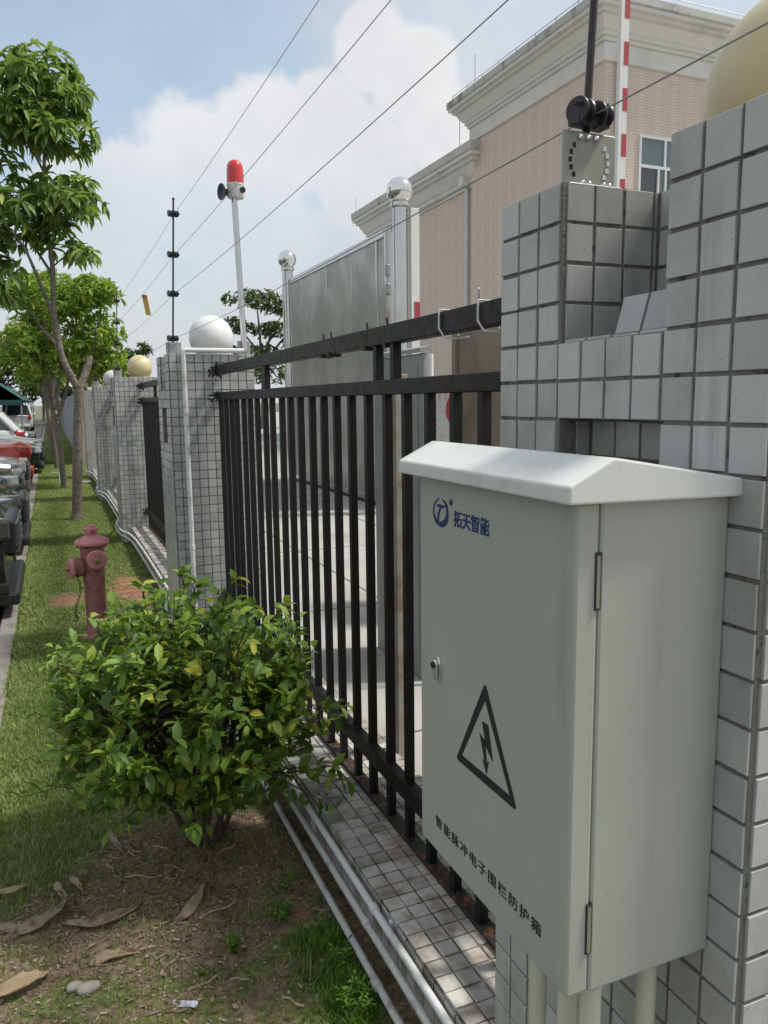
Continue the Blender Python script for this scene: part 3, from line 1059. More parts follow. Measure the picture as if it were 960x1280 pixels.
# warning triangle: three bars with rounded corners, and the flash with arrow head
tri_o = [(.8275, 1.2815), (.9045, 1.1455), (.7505, 1.1455)]
tri_i = [(.8275, 1.258), (.8885, 1.1575), (.7665, 1.1575)]


def rounded(pts, r, n=5):
    out = []
    k = len(pts)
    for i in range(k):
        p, a, b = Vector(pts[i]), Vector(pts[i - 1]), Vector(pts[(i + 1) % k])
        da, db = (a - p).normalized(), (b - p).normalized()
        s, e = p + da * r, p + db * r
        for q in range(n + 1):
            t = q / n
            out.append(tuple(s * (1 - t) ** 2 + p * 2 * t * (1 - t) + e * t * t))
    return out


ro, ri = rounded(tri_o, .008), rounded(tri_i, .001)
nn = len(ro)
b = MB()
vs = [door_pt(*p, .0004) for p in ro] + [door_pt(*p, .0004) for p in ri] + [door_pt(*p, -.0003) for p in ro] + [door_pt(*p, -.0003) for p in ri]
fs = []
for i in range(nn):
    j = (i + 1) % nn
    fs += [(i, j, nn + j, nn + i), (2 * nn + i, 2 * nn + j, j, i), (nn + i, nn + j, 3 * nn + j, 3 * nn + i)]
b.add(vs, fs).build('warning_triangle', M['ink'], cab)
flat('lightning_bolt', [(.8345, 1.2275), (.8195, 1.2275), (.8075, 1.1835), (.8265, 1.1985), (.8225, 1.1765), (.8175, 1.1790), (.8225, 1.1600), (.8325, 1.1760), (.8275, 1.1755), (.8405, 1.2085), (.8265, 1.1995 + .004)], M['ink'])

# logo: open ring, crescent and a T-like sprout
lc = Vector((.949, 1.484))


def arc(cx, cz, rx, rz, a0, a1, w0, w1, n=18):
    pts, back = [], []
    for i in range(n + 1):
        t = i / n
        a = R(a0 + (a1 - a0) * t)
        w = w0 + (w1 - w0) * math.sin(PI * t)
        pts.append((cx - rx * math.cos(a), cz + rz * math.sin(a)))
        back.append((cx - (rx - w) * math.cos(a), cz + (rz - w) * math.sin(a)))
    return pts + back[::-1]


flat('logo_ring', arc(lc.x, lc.y, .0245, .0205, 100, 240, .0008, .0026), M['inkblue'])
flat('logo_crescent', arc(lc.x, lc.y, .0215, .0195, 190, 430, .001, .0085, 26), M['inkblue'])
flat('logo_ring', arc(lc.x, lc.y, .0235, .0195, 30, 82, .0006, .0022), M['inkblue'])
flat('logo_sprout', [(lc.x + .0135, lc.y + .0085), (lc.x + .010, lc.y + .0115), (lc.x - .0115, lc.y + .0110), (lc.x - .0085, lc.y + .0080), (lc.x + .0005, lc.y + .0065), (lc.x + .0065, lc.y - .004), (lc.x + .0075, lc.y - .013), (lc.x + .0115, lc.y - .009), (lc.x + .0105, lc.y - .002), (lc.x + .0045, lc.y + .0068), (lc.x + .0075, lc.y + .0075)], M['inkblue'])


def lettering(txt, y_left, z_base, size, width, m, bold=0.0, name='lettering', space=1.0):
    cu = bpy.data.curves.new(name, 'FONT')
    cu.body = txt
    cu.size = size
    cu.extrude = .0003
    cu.offset = bold
    cu.space_character = space
    o = bpy.data.objects.new('temp_text', cu)
    COL.objects.link(o)
    dg = bpy.context.evaluated_depsgraph_get()
    me = bpy.data.meshes.new_from_object(o.evaluated_get(dg))
    bpy.data.objects.remove(o)
    n = len(me.vertices)
    co = np.empty(n * 3, np.float32)
    me.vertices.foreach_get('co', co)
    co = co.reshape(-1, 3)
    x0, x1 = co[:, 0].min(), co[:, 0].max()
    kx = width / (x1 - x0)
    out = np.empty_like(co)
    out[:, 1] = y_left - (co[:, 0] - x0) * kx
    out[:, 2] = z_base + co[:, 1]
    out[:, 0] = CX0 - .0005 - co[:, 2]
    me.vertices.foreach_set('co', out.ravel())
    me.materials.clear()
    me.materials.append(m)
    me.update()
    me.name = name
    return link(name, me, cab)


lettering('拓天智能', .9125, 1.4730, .0232, .0920, M['inkblue'], .0004)
lettering('®', .9245, 1.4975, .0125, .0088, M['inkblue'])
lettering('智能脉冲电子围栏防护箱', .9680, 1.0155, .0188, .2710, M['ink'], .0, space=1.25)

# conduits dropping from the cabinet floor
for (x, y, lab) in ((.60, .862, 'cream conduit under the cabinet, hard by the pier edge'), (.55, .727, 'cream conduit under the cabinet door, second from the fence'),
                    (.545, .676, 'cream conduit below the cabinet front corner'), (.655, .704, 'cream conduit under the cabinet against the pier tiles')):
    b = MB().tube([(x, y, CZ0 + .001), (x, y, .02)], .0125, 18)
    c = tag(b.build('conduit', M['cream'], None, True), lab, 'pipe', 'conduits under the cabinet')
    MB().lathe([(.0125, 0), (.0155, 0), (.0155, .012), (.0125, .012)], (x, y, CZ0 - .0125), (0, 0, 1), 18).build('collar', M['cream'], c, True)

# ------------------------------------------------------------------ globes on the piers
for k, (m_, lab) in enumerate((('globeyellow', 'big yellowed globe on the nearest pier, cut by the photo edge'), ('globewhite', 'white globe on the pier with the drain pipe'),
                               ('globeyellow', 'cream yellow globe on the pier behind the hydrant'), ('globegrey', 'off white globe on the pier after the cream yellow one'),
                               ('globeyellow', 'distant pale yellow globe beyond the off white globe'), ('globewhite', 'farthest tiny white globe along the wall'))):
    y = NEAR_Y + k * STEP
    b = MB().sphere((0, 0, .090 if k == 0 else .118), .15 if k == 0 else .145, 40, 24)
    t = thing('globe_lamp', lab, 'lamp globe', (.99 if k == 0 else 1.022, y + (.20 if k == 0 else .24), PT), group='globes on top of the piers')
    b.build('globe', M[m_], t, True)
    MB().lathe([(.108, -.003), (.112, -.003), (.112, .010), (.104, .012)], (0, 0, 0), (0, 0, 1), 32).build('base_ring', M[m_], t, True)

# ------------------------------------------------------------------ electric fence posts and wires
WZ = (2.048, 2.325, 2.565, 2.812)


def fence_post(label, y):
    t = thing('insulator_post', label, 'fence post', (.755, y, PT), group='electric fence posts on the piers')
    lean = .042
    z1 = 2.90 - PT

    def px(z):
        return lean * (z - .09) / .8
    # perforated mounting plate with a ring of slots, bolts along its top
    pl = MB()
    w, h0, h1 = .0475, -.004, .076
    pl.box(-w + .002, w + .002, -.002, .002, h0, h1)
    pl.box(-w + .002, w + .002, -.02, .002, h0, h0 + .003)
    plate = pl.build('mounting_plate', M['galv'], t, bevel=.002)
    for sx in (-1, 1):
        for i in range(5):
            a = (i - 2) * .32
            MB().obox((.002 + sx * .034 * math.cos(a), -.0022, .036 + .034 * math.sin(a) * 1.0), (1, 0, 0), (0, 1, 0), (0, 0, 1), .0028, .0006, .0034).build('slot', M['whitepaint'] if sx > 0 else M['blackplastic'], plate)
    for bx in (-.016, -.002, .012):
        MB().lathe([(0, 0), (.004, 0), (.004, .004), (0, .005)], (bx, -.002, .068), (0, -1, 0), 8).build('bolt', M['chrome'], plate, True)
    for bx in (-.018, -.006, .020, .030):
        MB().sphere((bx, -.013, .001), .0045, 8, 6).build('bolt', M['chrome'], plate, True)
    MB().tube([(px(.085), .006, .055), (px(z1), .006, z1)], .0058, 12).build('rod', M['blackplastic'], t, True)
    MB().lathe([(.0, 0), (.008, 0), (.008, .012), (.0, .014)], (px(z1), .006, z1 - .002), (0, 0, 1), 12).build('rod_cap', M['blackplastic'], t, True)
    for z in WZ:
        zz = z - PT
        x = px(zz)
        ins = MB()
        # two flanged reels side by side on a bracket clamped to the rod
        for cx_, cy_ in ((-.021, -.010), (.016, -.004)):
            ins.lathe([(0, -.011), (.0185, -.011), (.0195, -.009), (.0185, -.006), (.0095, -.003), (.0095, .003), (.0185, .006), (.0195, .009), (.0185, .011), (0, .011)],
                      (x + cx_, cy_, zz), (1, .35, 0), 20)
        ins.obox((x - .002, -.004, zz - .012), (1, .1, 0), (-.1, 1, 0), (0, 0, 1), .030, .011, .006)
        ins.box(x - .009, x + .009, -.006, .014, zz - .012, zz + .010)
        io = ins.build('insulator', M['blackplastic'], t, True)
        MB().tube([(x + .030, -.006, zz - .002), (x + .037, -.008, zz)], .006, 8).build('wire_clamp', M['blackplastic'], io, True)
        MB().lathe([(0, 0), (.0045, 0), (.0045, .004), (0, .004)], (x - .036, -.018, zz + .008), (-1, -.5, 0), 8).build('bolt', M['blackplastic'], io, True)
    return t


fp = fence_post('black insulator post on the near notched pier, reaching out of the photo top', NEAR_Y + .393)
dup(fp, (.755, NEAR_Y + STEP + .12, PT), label='black insulator post on the pier with the white drain pipe')
dup(fp, (.755, NEAR_Y + 2 * STEP + .12, PT), label='black insulator post on the pier with the cream yellow globe')
dup(fp, (.755, NEAR_Y + 3 * STEP + .12, PT), label='tiny distant insulator post behind the tree crown')
WLAB = ('lowest electric fence wire, running past the globes', 'third electric fence wire from the top', 'second electric fence wire from the top, carrying the yellow tag', 'topmost electric fence wire')
for z, lab in zip(WZ, WLAB):
    x = .755 + .042 * (z - PT - .09) / .8 + .006
    pts = []
    for y0, y1 in ((-3.5, .997), (.997, 5.2), (5.2, 9.676), (9.676, 14.15)):
        for i in range(8):
            t_ = i / 8
            pts.append((x, y0 + (y1 - y0) * t_, z - .018 * 4 * t_ * (1 - t_) * (y0 > 0)))
    pts.append((x, 14.15, z))
    tag(MB().tube(pts, .00125, 6).build('fence_wire', M['galv'], None, True), lab, 'wire', 'electric fence wires')
# yellow warning tag
tg = thing('warning_tag', 'narrow yellow tag with a red top hanging from an electric fence wire', 'tag', (.788, 6.92, 2.545))
up_ = Vector((-.20, -.30, 1)).normalized()
fw = Vector((1, .1, 0)).normalized()
nr = fw.cross(up_)
MB().obox(up_ * -.095, fw, up_, nr, .021, .085, .0012).build('card', M['tagyellow'], tg)
MB().obox(up_ * -.028 + nr * .0016, fw, up_, nr, .019, .014, .0006).build('print', M['tagred'], tg)
MB().obox(up_ * -.028 - nr * .0016, fw, up_, nr, .019, .014, .0006).build('print', M['tagred'], tg)
MB().tube([up_ * -.012, (0, 0, .02)], .001, 5).build('hook', M['galv'], tg)

# ------------------------------------------------------------------ alarm beacon on the second pier
be = thing('alarm_beacon', 'red and white alarm beacon on a leaning steel pole above the second pier', 'beacon', (1.236, NEAR_Y + STEP + .22, PT))
MB().box(-.06, .05, -.03, .03, 0, .012).box(-.045, .04, -.006, .006, .012, .10).build('base_plate', M['galv'], be, bevel=.003)
top = Vector((-.030, 0, 1.02))
MB().tube([(0, -.012, .03), tuple(top)], .019, 14).build('pole', M['steel'], be, True)
MB().lathe([(0, 0), (.05, 0), (.055, .008), (.055, .075), (.058, .078), (.058, .09), (0, .09)], top + Vector((.012, 0, -.005)), (0, 0, 1), 28).build('housing', M['whiteplastic'], be, True)
MB().lathe([(0, 0), (.054, 0), (.053, .08), (.049, .115), (.036, .138), (.018, .147), (0, .149)], top + Vector((.012, 0, .086)), (0, 0, 1), 56,
           lambda k: 1 + .018 * (k % 2)).build('dome', M['reddome'], be, True)
MB().lathe([(.0, 0), (.020, 0), (.020, .008), (.012, .010), (.008, .004), (0, .004)], top + Vector((.045, -.050, .040)), (.45, -1, 0), 16).build('switch', M['blackplastic'], be, True)
MB().lathe([(.0, 0), (.018, 0), (.022, .03), (.050, .055), (.053, .060), (.046, .058), (.015, .045), (.0, .044)], top + Vector((-.028, .01, .03)), (-1, -.3, -.05), 24).build('horn', M['blackplastic'], be, True)

# white drain pipe on the second pier
px_, py_ = .793, NEAR_Y + STEP - .022
b = MB().tube([(px_, py_, .02), (px_, py_, 1.948), (px_ + .004, py_, 1.962), (px_ + .018, py_, 1.967), (1.175, py_, 1.967)], .0155, 14)
dp = tag(b.build('drain_pipe', M['pvc'], None, True), 'white plastic pipe climbing the second pier and turning along its top', 'pipe')
for z in (.7, 1.5):
    MB().lathe([(.0155, 0), (.0185, 0), (.0185, .03), (.0155, .03)], (px_, py_, z), (0, 0, 1), 14).build('coupling', M['pvc'], dp, True)

# ------------------------------------------------------------------ white conduits along the foot of the wall
def conduit_path(dx, z, n=5):
    """runs along the ledge, swings out round each pier"""
    pts = [(LX - dx, 1.2, z)]
    for k in range(1, n):
        yp = NEAR_Y + k * STEP
        w = rnd.uniform(-.02, .02)
        pts += [(LX - dx + rnd.gauss(0, .003), (pts[-1][1] + yp) / 2, z + rnd.gauss(0, .003)), (LX - dx, yp - .75, z), (LX - dx - .04 + w, yp - .35, z + .01),
                (PX - dx * .6 - .012, yp - .12, z + .012), (PX - dx * .6 - .012, yp + PD + .06, z + .012), (PX - dx * .6 + .03, yp + PD + .2, z + .03 + w), (LX - dx, yp + PD + .5, z)]
    # round the corners a little
    out = [pts[0]]
    for a, b, c in zip(pts, pts[1:], pts[2:]):
        a, b, c = Vector(a), Vector(b), Vector(c)
        la, lc = min(.12, (a - b).length * .4), min(.12, (c - b).length * .4)
        s, e = b + (a - b).normalized() * la, b + (c - b).normalized() * lc
        for t in (0, .33, .66, 1):
            out.append(tuple(s * (1 - t) ** 2 + b * 2 * t * (1 - t) + e * t * t))
    return out + [pts[-1]]


for dx, z, m_, lab in ((.022, .168, 'pvc', 'uppermost white conduit of the three along the tiled ledge, brightest'), (.046, .128, 'pvcgrey', 'middle conduit of the three along the tiled ledge'),
                       (.078, .055, 'pvcgrey', 'lowest, dirtiest conduit of the three, lying nearest the grass')):
    c = tag(MB().tube(conduit_path(dx, z, 5 if dx < .05 else 2), .0108, 12).build('conduit', M[m_], None, True), lab, 'pipe', 'conduits along the foot of the wall')
    for y in ((1.93, 3.3, 4.1) if dx < .05 else (1.78, 2.9)):
        MB().lathe([(.0108, 0), (.0135, 0), (.0135, .03), (.0108, .03)], (LX - dx, y, z), (0, 1, 0), 14).build('coupling', M[m_], c, True)
    if dx < .03:
        MB().box(.012, .02, -.008, .008, -.012, .012).build('clip', M[m_], c).location = (LX - dx, 1.86, z)

# ------------------------------------------------------------------ foliage helpers
LEAF_V = [(0, 0, 0), (.28, .38, .09), (.30, 0, -.02), (.28, -.38, .09), (.68, .42, .05), (.68, 0, -.06), (.68, -.42, .05), (1, 0, -.15)]
LEAF_F = [(0, 2, 1), (0, 3, 2), (1, 2, 4), (2, 5, 4), (2, 3, 5), (3, 6, 5), (4, 5, 7), (5, 6, 7)]
_lm = {}


def leaf_mesh(m, bend=0.0):
    key = (m.name, bend)
    if key not in _lm:
        V = np.array(LEAF_V, dtype=float)
        V[:, 2] -= bend * V[:, 0] ** 2
        me = np_mesh('leaf', V, np.array(LEAF_F), m, True)
        _lm[key] = me
    return _lm[key]


def leaf_matrix(p, d, length, width, roll=0.0):
    """leaf from p along d, its upper face to the sky"""
    d = Vector(d).normalized()
    side = Vector((0, 0, 1)).cross(d)
    if side.length < 1e-3:
        side = Vector((1, 0, 0))
    side.normalize()
    up = d.cross(side)
    q = Matrix.Rotation(roll, 3, d)
    side, up = q @ side, q @ up
    return Matrix(((d.x * length, side.x * width, up.x * length, p[0]), (d.y * length, side.y * width, up.y * length, p[1]),
                   (d.z * length, side.z * width, up.z * length, p[2]), (0, 0, 0, 1)))


def put_leaves(parent, mats4, m, n_parts, bend=0.0, loc=(0, 0, 0)):
    """the leaves nearest the camera and outermost become parts; the rest one joined mass"""
    eye = Vector((0, 0, H)) - Vector(loc)
    order = sorted(range(len(mats4)), key=lambda i: (Vector(mats4[i].translation) - eye).length - rnd.uniform(0, .12))
    first = set(order[:n_parts])
    rest = []
    bends = bend if isinstance(bend, tuple) else (bend,)
    bend = bends[len(bends) // 2]
    for i, q in enumerate(mats4):
        if i in first:
            link('leaf', leaf_mesh(m, rnd.choice(bends)), parent, q)
        else:
            rest.append(np.array(q))
    V0 = np.array(LEAF_V, dtype=float)
    V0[:, 2] -= bend * V0[:, 0] ** 2
    V, F = scatter(V0, LEAF_F, np.array(rest))
    o = link('foliage', np_mesh('foliage', V, F, m, True), parent)
    o['kind'] = 'stuff'
    return o


def rand_dir():
    v = rng.normal(size=3)
    return Vector(v / np.linalg.norm(v))


def curve_pts(a, b, sag, n=6, wob=0.0):
    a, b = Vector(a), Vector(b)
    out = []
    for i in range(n + 1):
        t = i / n
        p = a.lerp(b, t) + Vector((0, 0, sag * 4 * t * (1 - t)))
        if 0 < i < n and wob:
            p += rand_dir() * wob
        out.append(p)
    return out


# ------------------------------------------------------------------ the round shrub
SB = Vector((.43, 2.75, 0))
sh = thing('shrub', 'round leafy green shrub in bare soil beside the tiled ledge', 'shrub', SB)
C0 = Vector((-.035, .0, .585))
RX, RY, RZ = .50, .46, .41
wood = MB()
leaves = []
stems = []
for k in range(9):
    a = 2 * PI * k / 9 + rnd.uniform(-.3, .3)
    base = Vector((math.cos(a) * .035, math.sin(a) * .035, -.02))
    tip = C0 + Vector((math.cos(a) * RX * rnd.uniform(.35, .72), math.sin(a) * RY * rnd.uniform(.35, .72), rnd.uniform(-.16, .08)))
    pts = curve_pts(base, tip, .02 + .04 * rnd.random(), 6, .012)
    wood.tube(pts, [.0105 - .0009 * i for i in range(7)], 7)
    stems.append(pts)
stem_o = wood.build('stems', M['twig'], sh, True)
twigs = MB()
ends = []
for i in range(580):
    # twig tips spread over the crown, denser outside, with bays and bulges
    d = rand_dir()
    if d.z < -.55:
        d.z = -d.z * .5
    lump = 1 + .16 * (fbm(np.array([d.x * 2.3 + 5]), np.array([d.y * 2.3 + d.z * 2 + 9]), 5)[0] - .5) * 2.2
    r_ = rnd.uniform(.62, 1.04) ** .7 * lump
    tip = C0 + Vector((d.x * RX, d.y * RY, d.z * RZ * (1.0 if d.z > 0 else .88))) * r_
    if d.z < 0:
        tip.z -= .0
    s_ = min(stems, key=lambda q: (q[4] - tip).length + rnd.uniform(0, .1))
    st = s_[rnd.choice((3, 4, 5, 6))]
    ends.append((st, tip))
for i in range(85):                                           # low skirt that hides most of the stems
    a = rnd.uniform(0, 6.28)
    rr = rnd.uniform(.10, .44) ** .9
    tip = Vector((-.03 + math.cos(a) * rr * 1.05, math.sin(a) * rr, rnd.uniform(.22, .38) + .10 * rr))
    st = rnd.choice(stems)[rnd.choice((2, 3, 4))]
    ends.append((st, tip))
n_core = len(ends)
for sp, tp in (((.10, -.12, .35), (.49, -.20, .255)), ((.12, -.1, .34), (.42, -.27, .20)), ((-.2, -.1, .4), (-.60, -.06, .36)), ((.2, .0, .5), (.56, -.04, .47)), ((.2, .1, .45), (.53, .02, .40))):
    ends.append((Vector(sp), Vector(tp)))
for k in range(46):                                            # ragged shoots beyond the dome
    st, tip = rnd.choice(ends[:n_core])
    o_ = (tip - C0).normalized()
    ends.append((tip, tip + o_ * rnd.uniform(.02, .075) + Vector((rnd.gauss(0, .02), rnd.gauss(0, .02), rnd.uniform(-.01, .06)))))
for st, tip in ends:
    pts = curve_pts(st, tip, .015, 4, .008)
    twigs.tube(pts, [.0042, .0034, .0027, .002, .0012], 4, cap=False)
    ax = (tip - st).normalized()
    n_l = rnd.randint(7, 10)
    for q in range(n_l):
        t = 1 - .52 * (q / n_l) ** 1.1 if q else 1.0
        p = st.lerp(tip, t)
        out = rand_dir()
        out = (out - ax * out.dot(ax)).normalized()
        d = ax * rnd.uniform(.15, .8) + out * .8 + Vector((0, 0, rnd.uniform(-.10, .45)))
        L = rnd.uniform(.032, .070)
        leaves.append(leaf_matrix(p, d, L, L * rnd.uniform(.48, .60), rnd.gauss(0, .5)))
twigs.build('twigs', M['twig'], sh, True)
put_leaves(sh, leaves, M['leafshrub'], 298, (.02, .14, .30), SB)


# ------------------------------------------------------------------ street trees along the kerb
def limb(b, pts, r0, r1, seg=10):
    n = len(pts)
    b.tube(pts, [r0 + (r1 - r0) * (i / (n - 1)) for i in range(n)], seg)


def smooth(pts, k=3):
    """Catmull-Rom through points"""
    P = [Vector(p) for p in pts]
    P = [P[0] * 2 - P[1]] + P + [P[-1] * 2 - P[-2]]
    out = []
    for i in range(1, len(P) - 2):
        for j in range(k):
            t = j / k
            a, b, c, d = P[i - 1:i + 3]
            out.append(.5 * ((2 * b) + (c - a) * t + (2 * a - 5 * b + 4 * c - d) * t * t + (3 * b - a - 3 * c + d) * t ** 3))
    return out + [P[-2]]


def rosettes(clusters, per, len_, wid, droop, spread=1.0):
    """bunches of leaves at twig ends; clusters: (x, y, z, rx, ry, rz, n)"""
    out, tips = [], []
    for (x, y, z, rx, ry, rz, n) in clusters:
        for i in range(n):
            d = rand_dir()
            r_ = rnd.random() ** .38
            p = Vector((x + d.x * rx * r_, y + d.y * ry * r_, z + d.z * rz * r_))
            tips.append(p)
            ax = (Vector((d.x, d.y, abs(d.z) * .6 + .5))).normalized()
            for q in range(rnd.randint(per - 3, per + 2)):
                a = q * 2.4 + rnd.uniform(-.3, .3)
                u, v, _ = basis(ax)
                dd = (u * math.cos(a) + v * math.sin(a)) * spread + ax * rnd.uniform(.0, .8) + Vector((0, 0, -droop * rnd.uniform(.2, 1.2)))
                L = len_ * rnd.uniform(.65, 1.2)
                out.append(leaf_matrix(p + rand_dir() * .02, dd, L, L * wid * rnd.uniform(.8, 1.2), rnd.gauss(0, .35)))
    return out, tips


def T1w(pts):
    return [Vector((x - .26, y, z)) for x, y, z in pts]


TL = (.26, 11.9, 0)
t1 = thing('street_tree', 'nearest street tree, forked bare trunk and tall crown of drooping leaves', 'tree', TL, group='young street trees in the grass strip')
b = MB()
limb(b, smooth(T1w([(.26, 0, -.1), (.265, 0, .02), (.30, 0, .55), (.35, .0, 1.2), (.41, 0, 1.90)])), .072, .063, 12)
b.tube(T1w([(.26, 0, -.05), (.262, 0, .10)]), [.10, .072], 12)
limb(b, smooth(T1w([(.40, 0, 1.84), (.29, -.05, 2.08), (.20, -.06, 2.36), (.15, -.05, 2.9), (.17, 0, 3.54), (.13, .05, 4.06), (.16, .05, 4.89), (.25, 0, 5.6), (.29, 0, 6.1)])), .052, .012, 10)
limb(b, smooth(T1w([(.41, 0, 1.86), (.50, .06, 2.06), (.56, .09, 2.24), (.57, .10, 2.32)])), .056, .050, 10)
for pts, r_ in (([(.15, 0, 2.8), (-.05, -.2, 3.4), (-.20, -.3, 3.75), (-.5, -.35, 4.1)], .03), ([(.2, 0, 2.4), (-.05, .2, 2.75), (-.3, .4, 3.2)], .026), ([(.14, 0, 4.0), (.35, -.2, 4.3), (.6, -.3, 4.6)], .022),
                ([(.16, 0, 3.4), (-.1, .3, 3.9), (-.35, .4, 4.3)], .022), ([(.15, 0, 3.7), (.3, .3, 4.1), (.5, .4, 4.4)], .018), ([(.16, 0, 4.9), (.4, .2, 5.3), (.6, .2, 5.6)], .018),
                ([(.16, 0, 4.7), (-.1, -.2, 5.2), (-.3, -.2, 5.5)], .018), ([(.17, 0, 3.5), (.35, -.1, 3.65), (.50, -.2, 3.72)], .012)):
    limb(b, smooth(T1w(pts)), r_, .006, 7)
b.build('trunk', M['bark'], t1, True)
cl = [(x - .26, y, z, rx, ry, rz, n) for x, y, z, rx, ry, rz, n in (
    (.20, 0, 5.85, .60, .60, .48, 84), (.32, 0, 5.22, .56, .55, .22, 46), (-.35, 0, 5.35, .55, .55, .65, 70), (.42, -.1, 4.40, .48, .45, .34, 56), (-.25, .1, 4.25, .55, .6, .5, 70), (-.55, 0, 3.5, .42, .5, .55, 50),
    (.50, -.15, 3.72, .22, .25, .12, 8), (.20, .2, 4.0, .35, .4, .25, 14), (-.85, 0, 4.6, .5, .5, .9, 40))]
lv, tips = rosettes(cl, 10, .215, .33, .5)
put_leaves(t1, lv, M['leaftree'], 296, (.10, .30, .5), TL)


def row_tree(label, x, y, s, seed, m='leafbright', per=9, nmul=1.0, nc=10, wide=.85):
    rnd.seed(seed)
    t = thing('street_tree', label, 'tree', (x, y, 0), group='young street trees in the grass strip')
    b = MB()
    lx = rnd.uniform(-.1, .05)
    limb(b, smooth([(0, 0, -.1), (-.02, 0, .7 * s), (lx - .03, 0, 1.4 * s), (lx - .12, 0, 2.0 * s), (lx - .16, 0, 2.6 * s), (lx, 0, 3.3 * s)]), .062 * s, .015, 9)
    limb(b, smooth([(lx * .8, 0, 1.3 * s), (.14, .05, 1.8 * s), (.26, .1, 2.3 * s), (.40, .1, 3.0 * s)]), .042 * s, .012, 8)
    limb(b, smooth([(lx * .8, 0, 1.5 * s), (.04, -.1, 2.0 * s), (.12, -.2, 2.6 * s)]), .035 * s, .01, 8)
    for k in range(7):
        a = rnd.uniform(0, 6.28)
        limb(b, smooth([(lx, 0, rnd.uniform(1.7, 2.8) * s), (math.cos(a) * .4, math.sin(a) * .4, rnd.uniform(2.4, 3.2) * s), (math.cos(a) * .8 * s, math.sin(a) * .8 * s, rnd.uniform(2.6, 3.6) * s)]), .018, .005, 6)
    b.build('trunk', M['bark'], t, True)
    cl = []
    for k in range(nc):
        a = rnd.uniform(0, 6.28)
        rr = rnd.uniform(.2, wide) * s
        cl.append((.1 + math.cos(a) * rr, math.sin(a) * rr, (2.98 + rnd.uniform(-.85, .80)) * s, .42 * s, .42 * s, .34 * s, int(34 * nmul)))
    lv, tips = rosettes(cl, per, .17 * s, .34, .3)
    V, F = scatter(LEAF_V, LEAF_F, np.array([np.array(q) for q in lv]))
    o = link('crown', np_mesh('crown', V, F, M[m], True), t)
    return t


row_tree('second street tree with thin leaning stems and bright yellow green crown', .17, 16.7, 1.02, 3, nmul=1.1, nc=20, wide=1.0)
row_tree('third street tree, its bright crown merging behind the second', .10, 22.0, 1.2, 5, nmul=1.0, nc=16, wide=1.1)
row_tree('fourth street tree, small in the distance by the cars', .02, 28.0, 1.15, 8, nmul=.9)
row_tree('fifth street tree, far along the grass strip', -.05, 36.0, 1.2, 12, nmul=.8)
row_tree('sixth street tree at the far end of the grass strip', -.1, 46.0, 1.3, 15, nmul=.7)
rnd.seed(99)


def far_tree(label, x, y, h, clumps, trunk, m='leafdark', leaf=.34, name='far_tree', group=None):
    """clumps: (dx, dy, z, rx, ry, rz, n)"""
    t = thing(name, label, 'tree', (x, y, -.15), group=group)
    b = MB()
    limb(b, smooth([(0, 0, -.2), (.1, 0, h * .35), (0, 0, h * .6)]), trunk, trunk * .6, 9)
    for c in clumps:
        limb(b, smooth([(0, 0, h * .42), (c[0] * .4, c[1] * .4, (h * .5 + c[2]) / 2), (c[0], c[1], c[2] - c[5] * .3)]), trunk * .45, .03, 6)
    b.build('trunk', M['bark'], t, True)
    lv, _ = rosettes(clumps, 8, leaf, .5, .1)
    V, F = scatter(LEAF_V, LEAF_F, np.array([np.array(q) for q in lv]))
    link('crown', np_mesh('crown', V, F, M[m], True), t)
    return t


far_tree('broad flat crowned tree beyond the courtyard, behind the white globe', 11.5, 45, 8.4,
         [(-.2, 0, 7.6, 2.0, 1.6, .55, 144), (1.6, .5, 7.2, 1.4, 1.3, .5, 96), (-1.4, 0, 6.1, 1.1, 1.2, .5, 81), (.9, 0, 5.9, 1.5, 1.4, .5, 105), (-.3, .3, 4.6, 1.5, 1.4, .6, 105), (2.6, 0, 5.0, 1.6, 1.4, .9, 105), (3.2, 0, 6.6, 1.3, 1.3, .7, 86), (-1.3, 0, 3.6, 1.2, 1.2, .6, 72), (1.0, .3, 3.4, 2.0, 1.5, .7, 96)], .22, leaf=.26)
far_tree('dark clipped tree peeking over the wall behind the second insulator post', 4.3, 45, 5.0,
         [(.1, 0, 4.35, .75, .7, .40, 34), (-.55, 0, 3.9, .55, .6, .38, 24), (.65, 0, 4.75, .4, .4, .28, 14), (0, 0, 3.2, .8, .7, .4, 20)], .12)
for i, (x, y, s, lab) in enumerate(((-3.4, 70, 1.5, 'hazy tall tree far left behind the green canopy'), (2.2, 75, 1.15, 'dark tree at the end of the grass strip behind the street trees'),
                                    (5.5, 80, 1.05, 'dark far tree over the plain grey wall'), (-.6, 90, 1.2, 'farthest dark tree down the row of parked cars'), (-7.5, 64, 1.9, 'hazy spreading tree over the car park canopy'))):
    cl = [(rnd.uniform(-1.8, 1.8) * s, rnd.uniform(-1.2, 1.2), rnd.uniform(2.2, 4.6) * s, 1.0 * s, 1.0 * s, .75 * s, 26) for _ in range(11)]
    far_tree(lab, x, y, 5.0 * s, cl, .16, leaf=.42, group='far trees at the end of the lane')

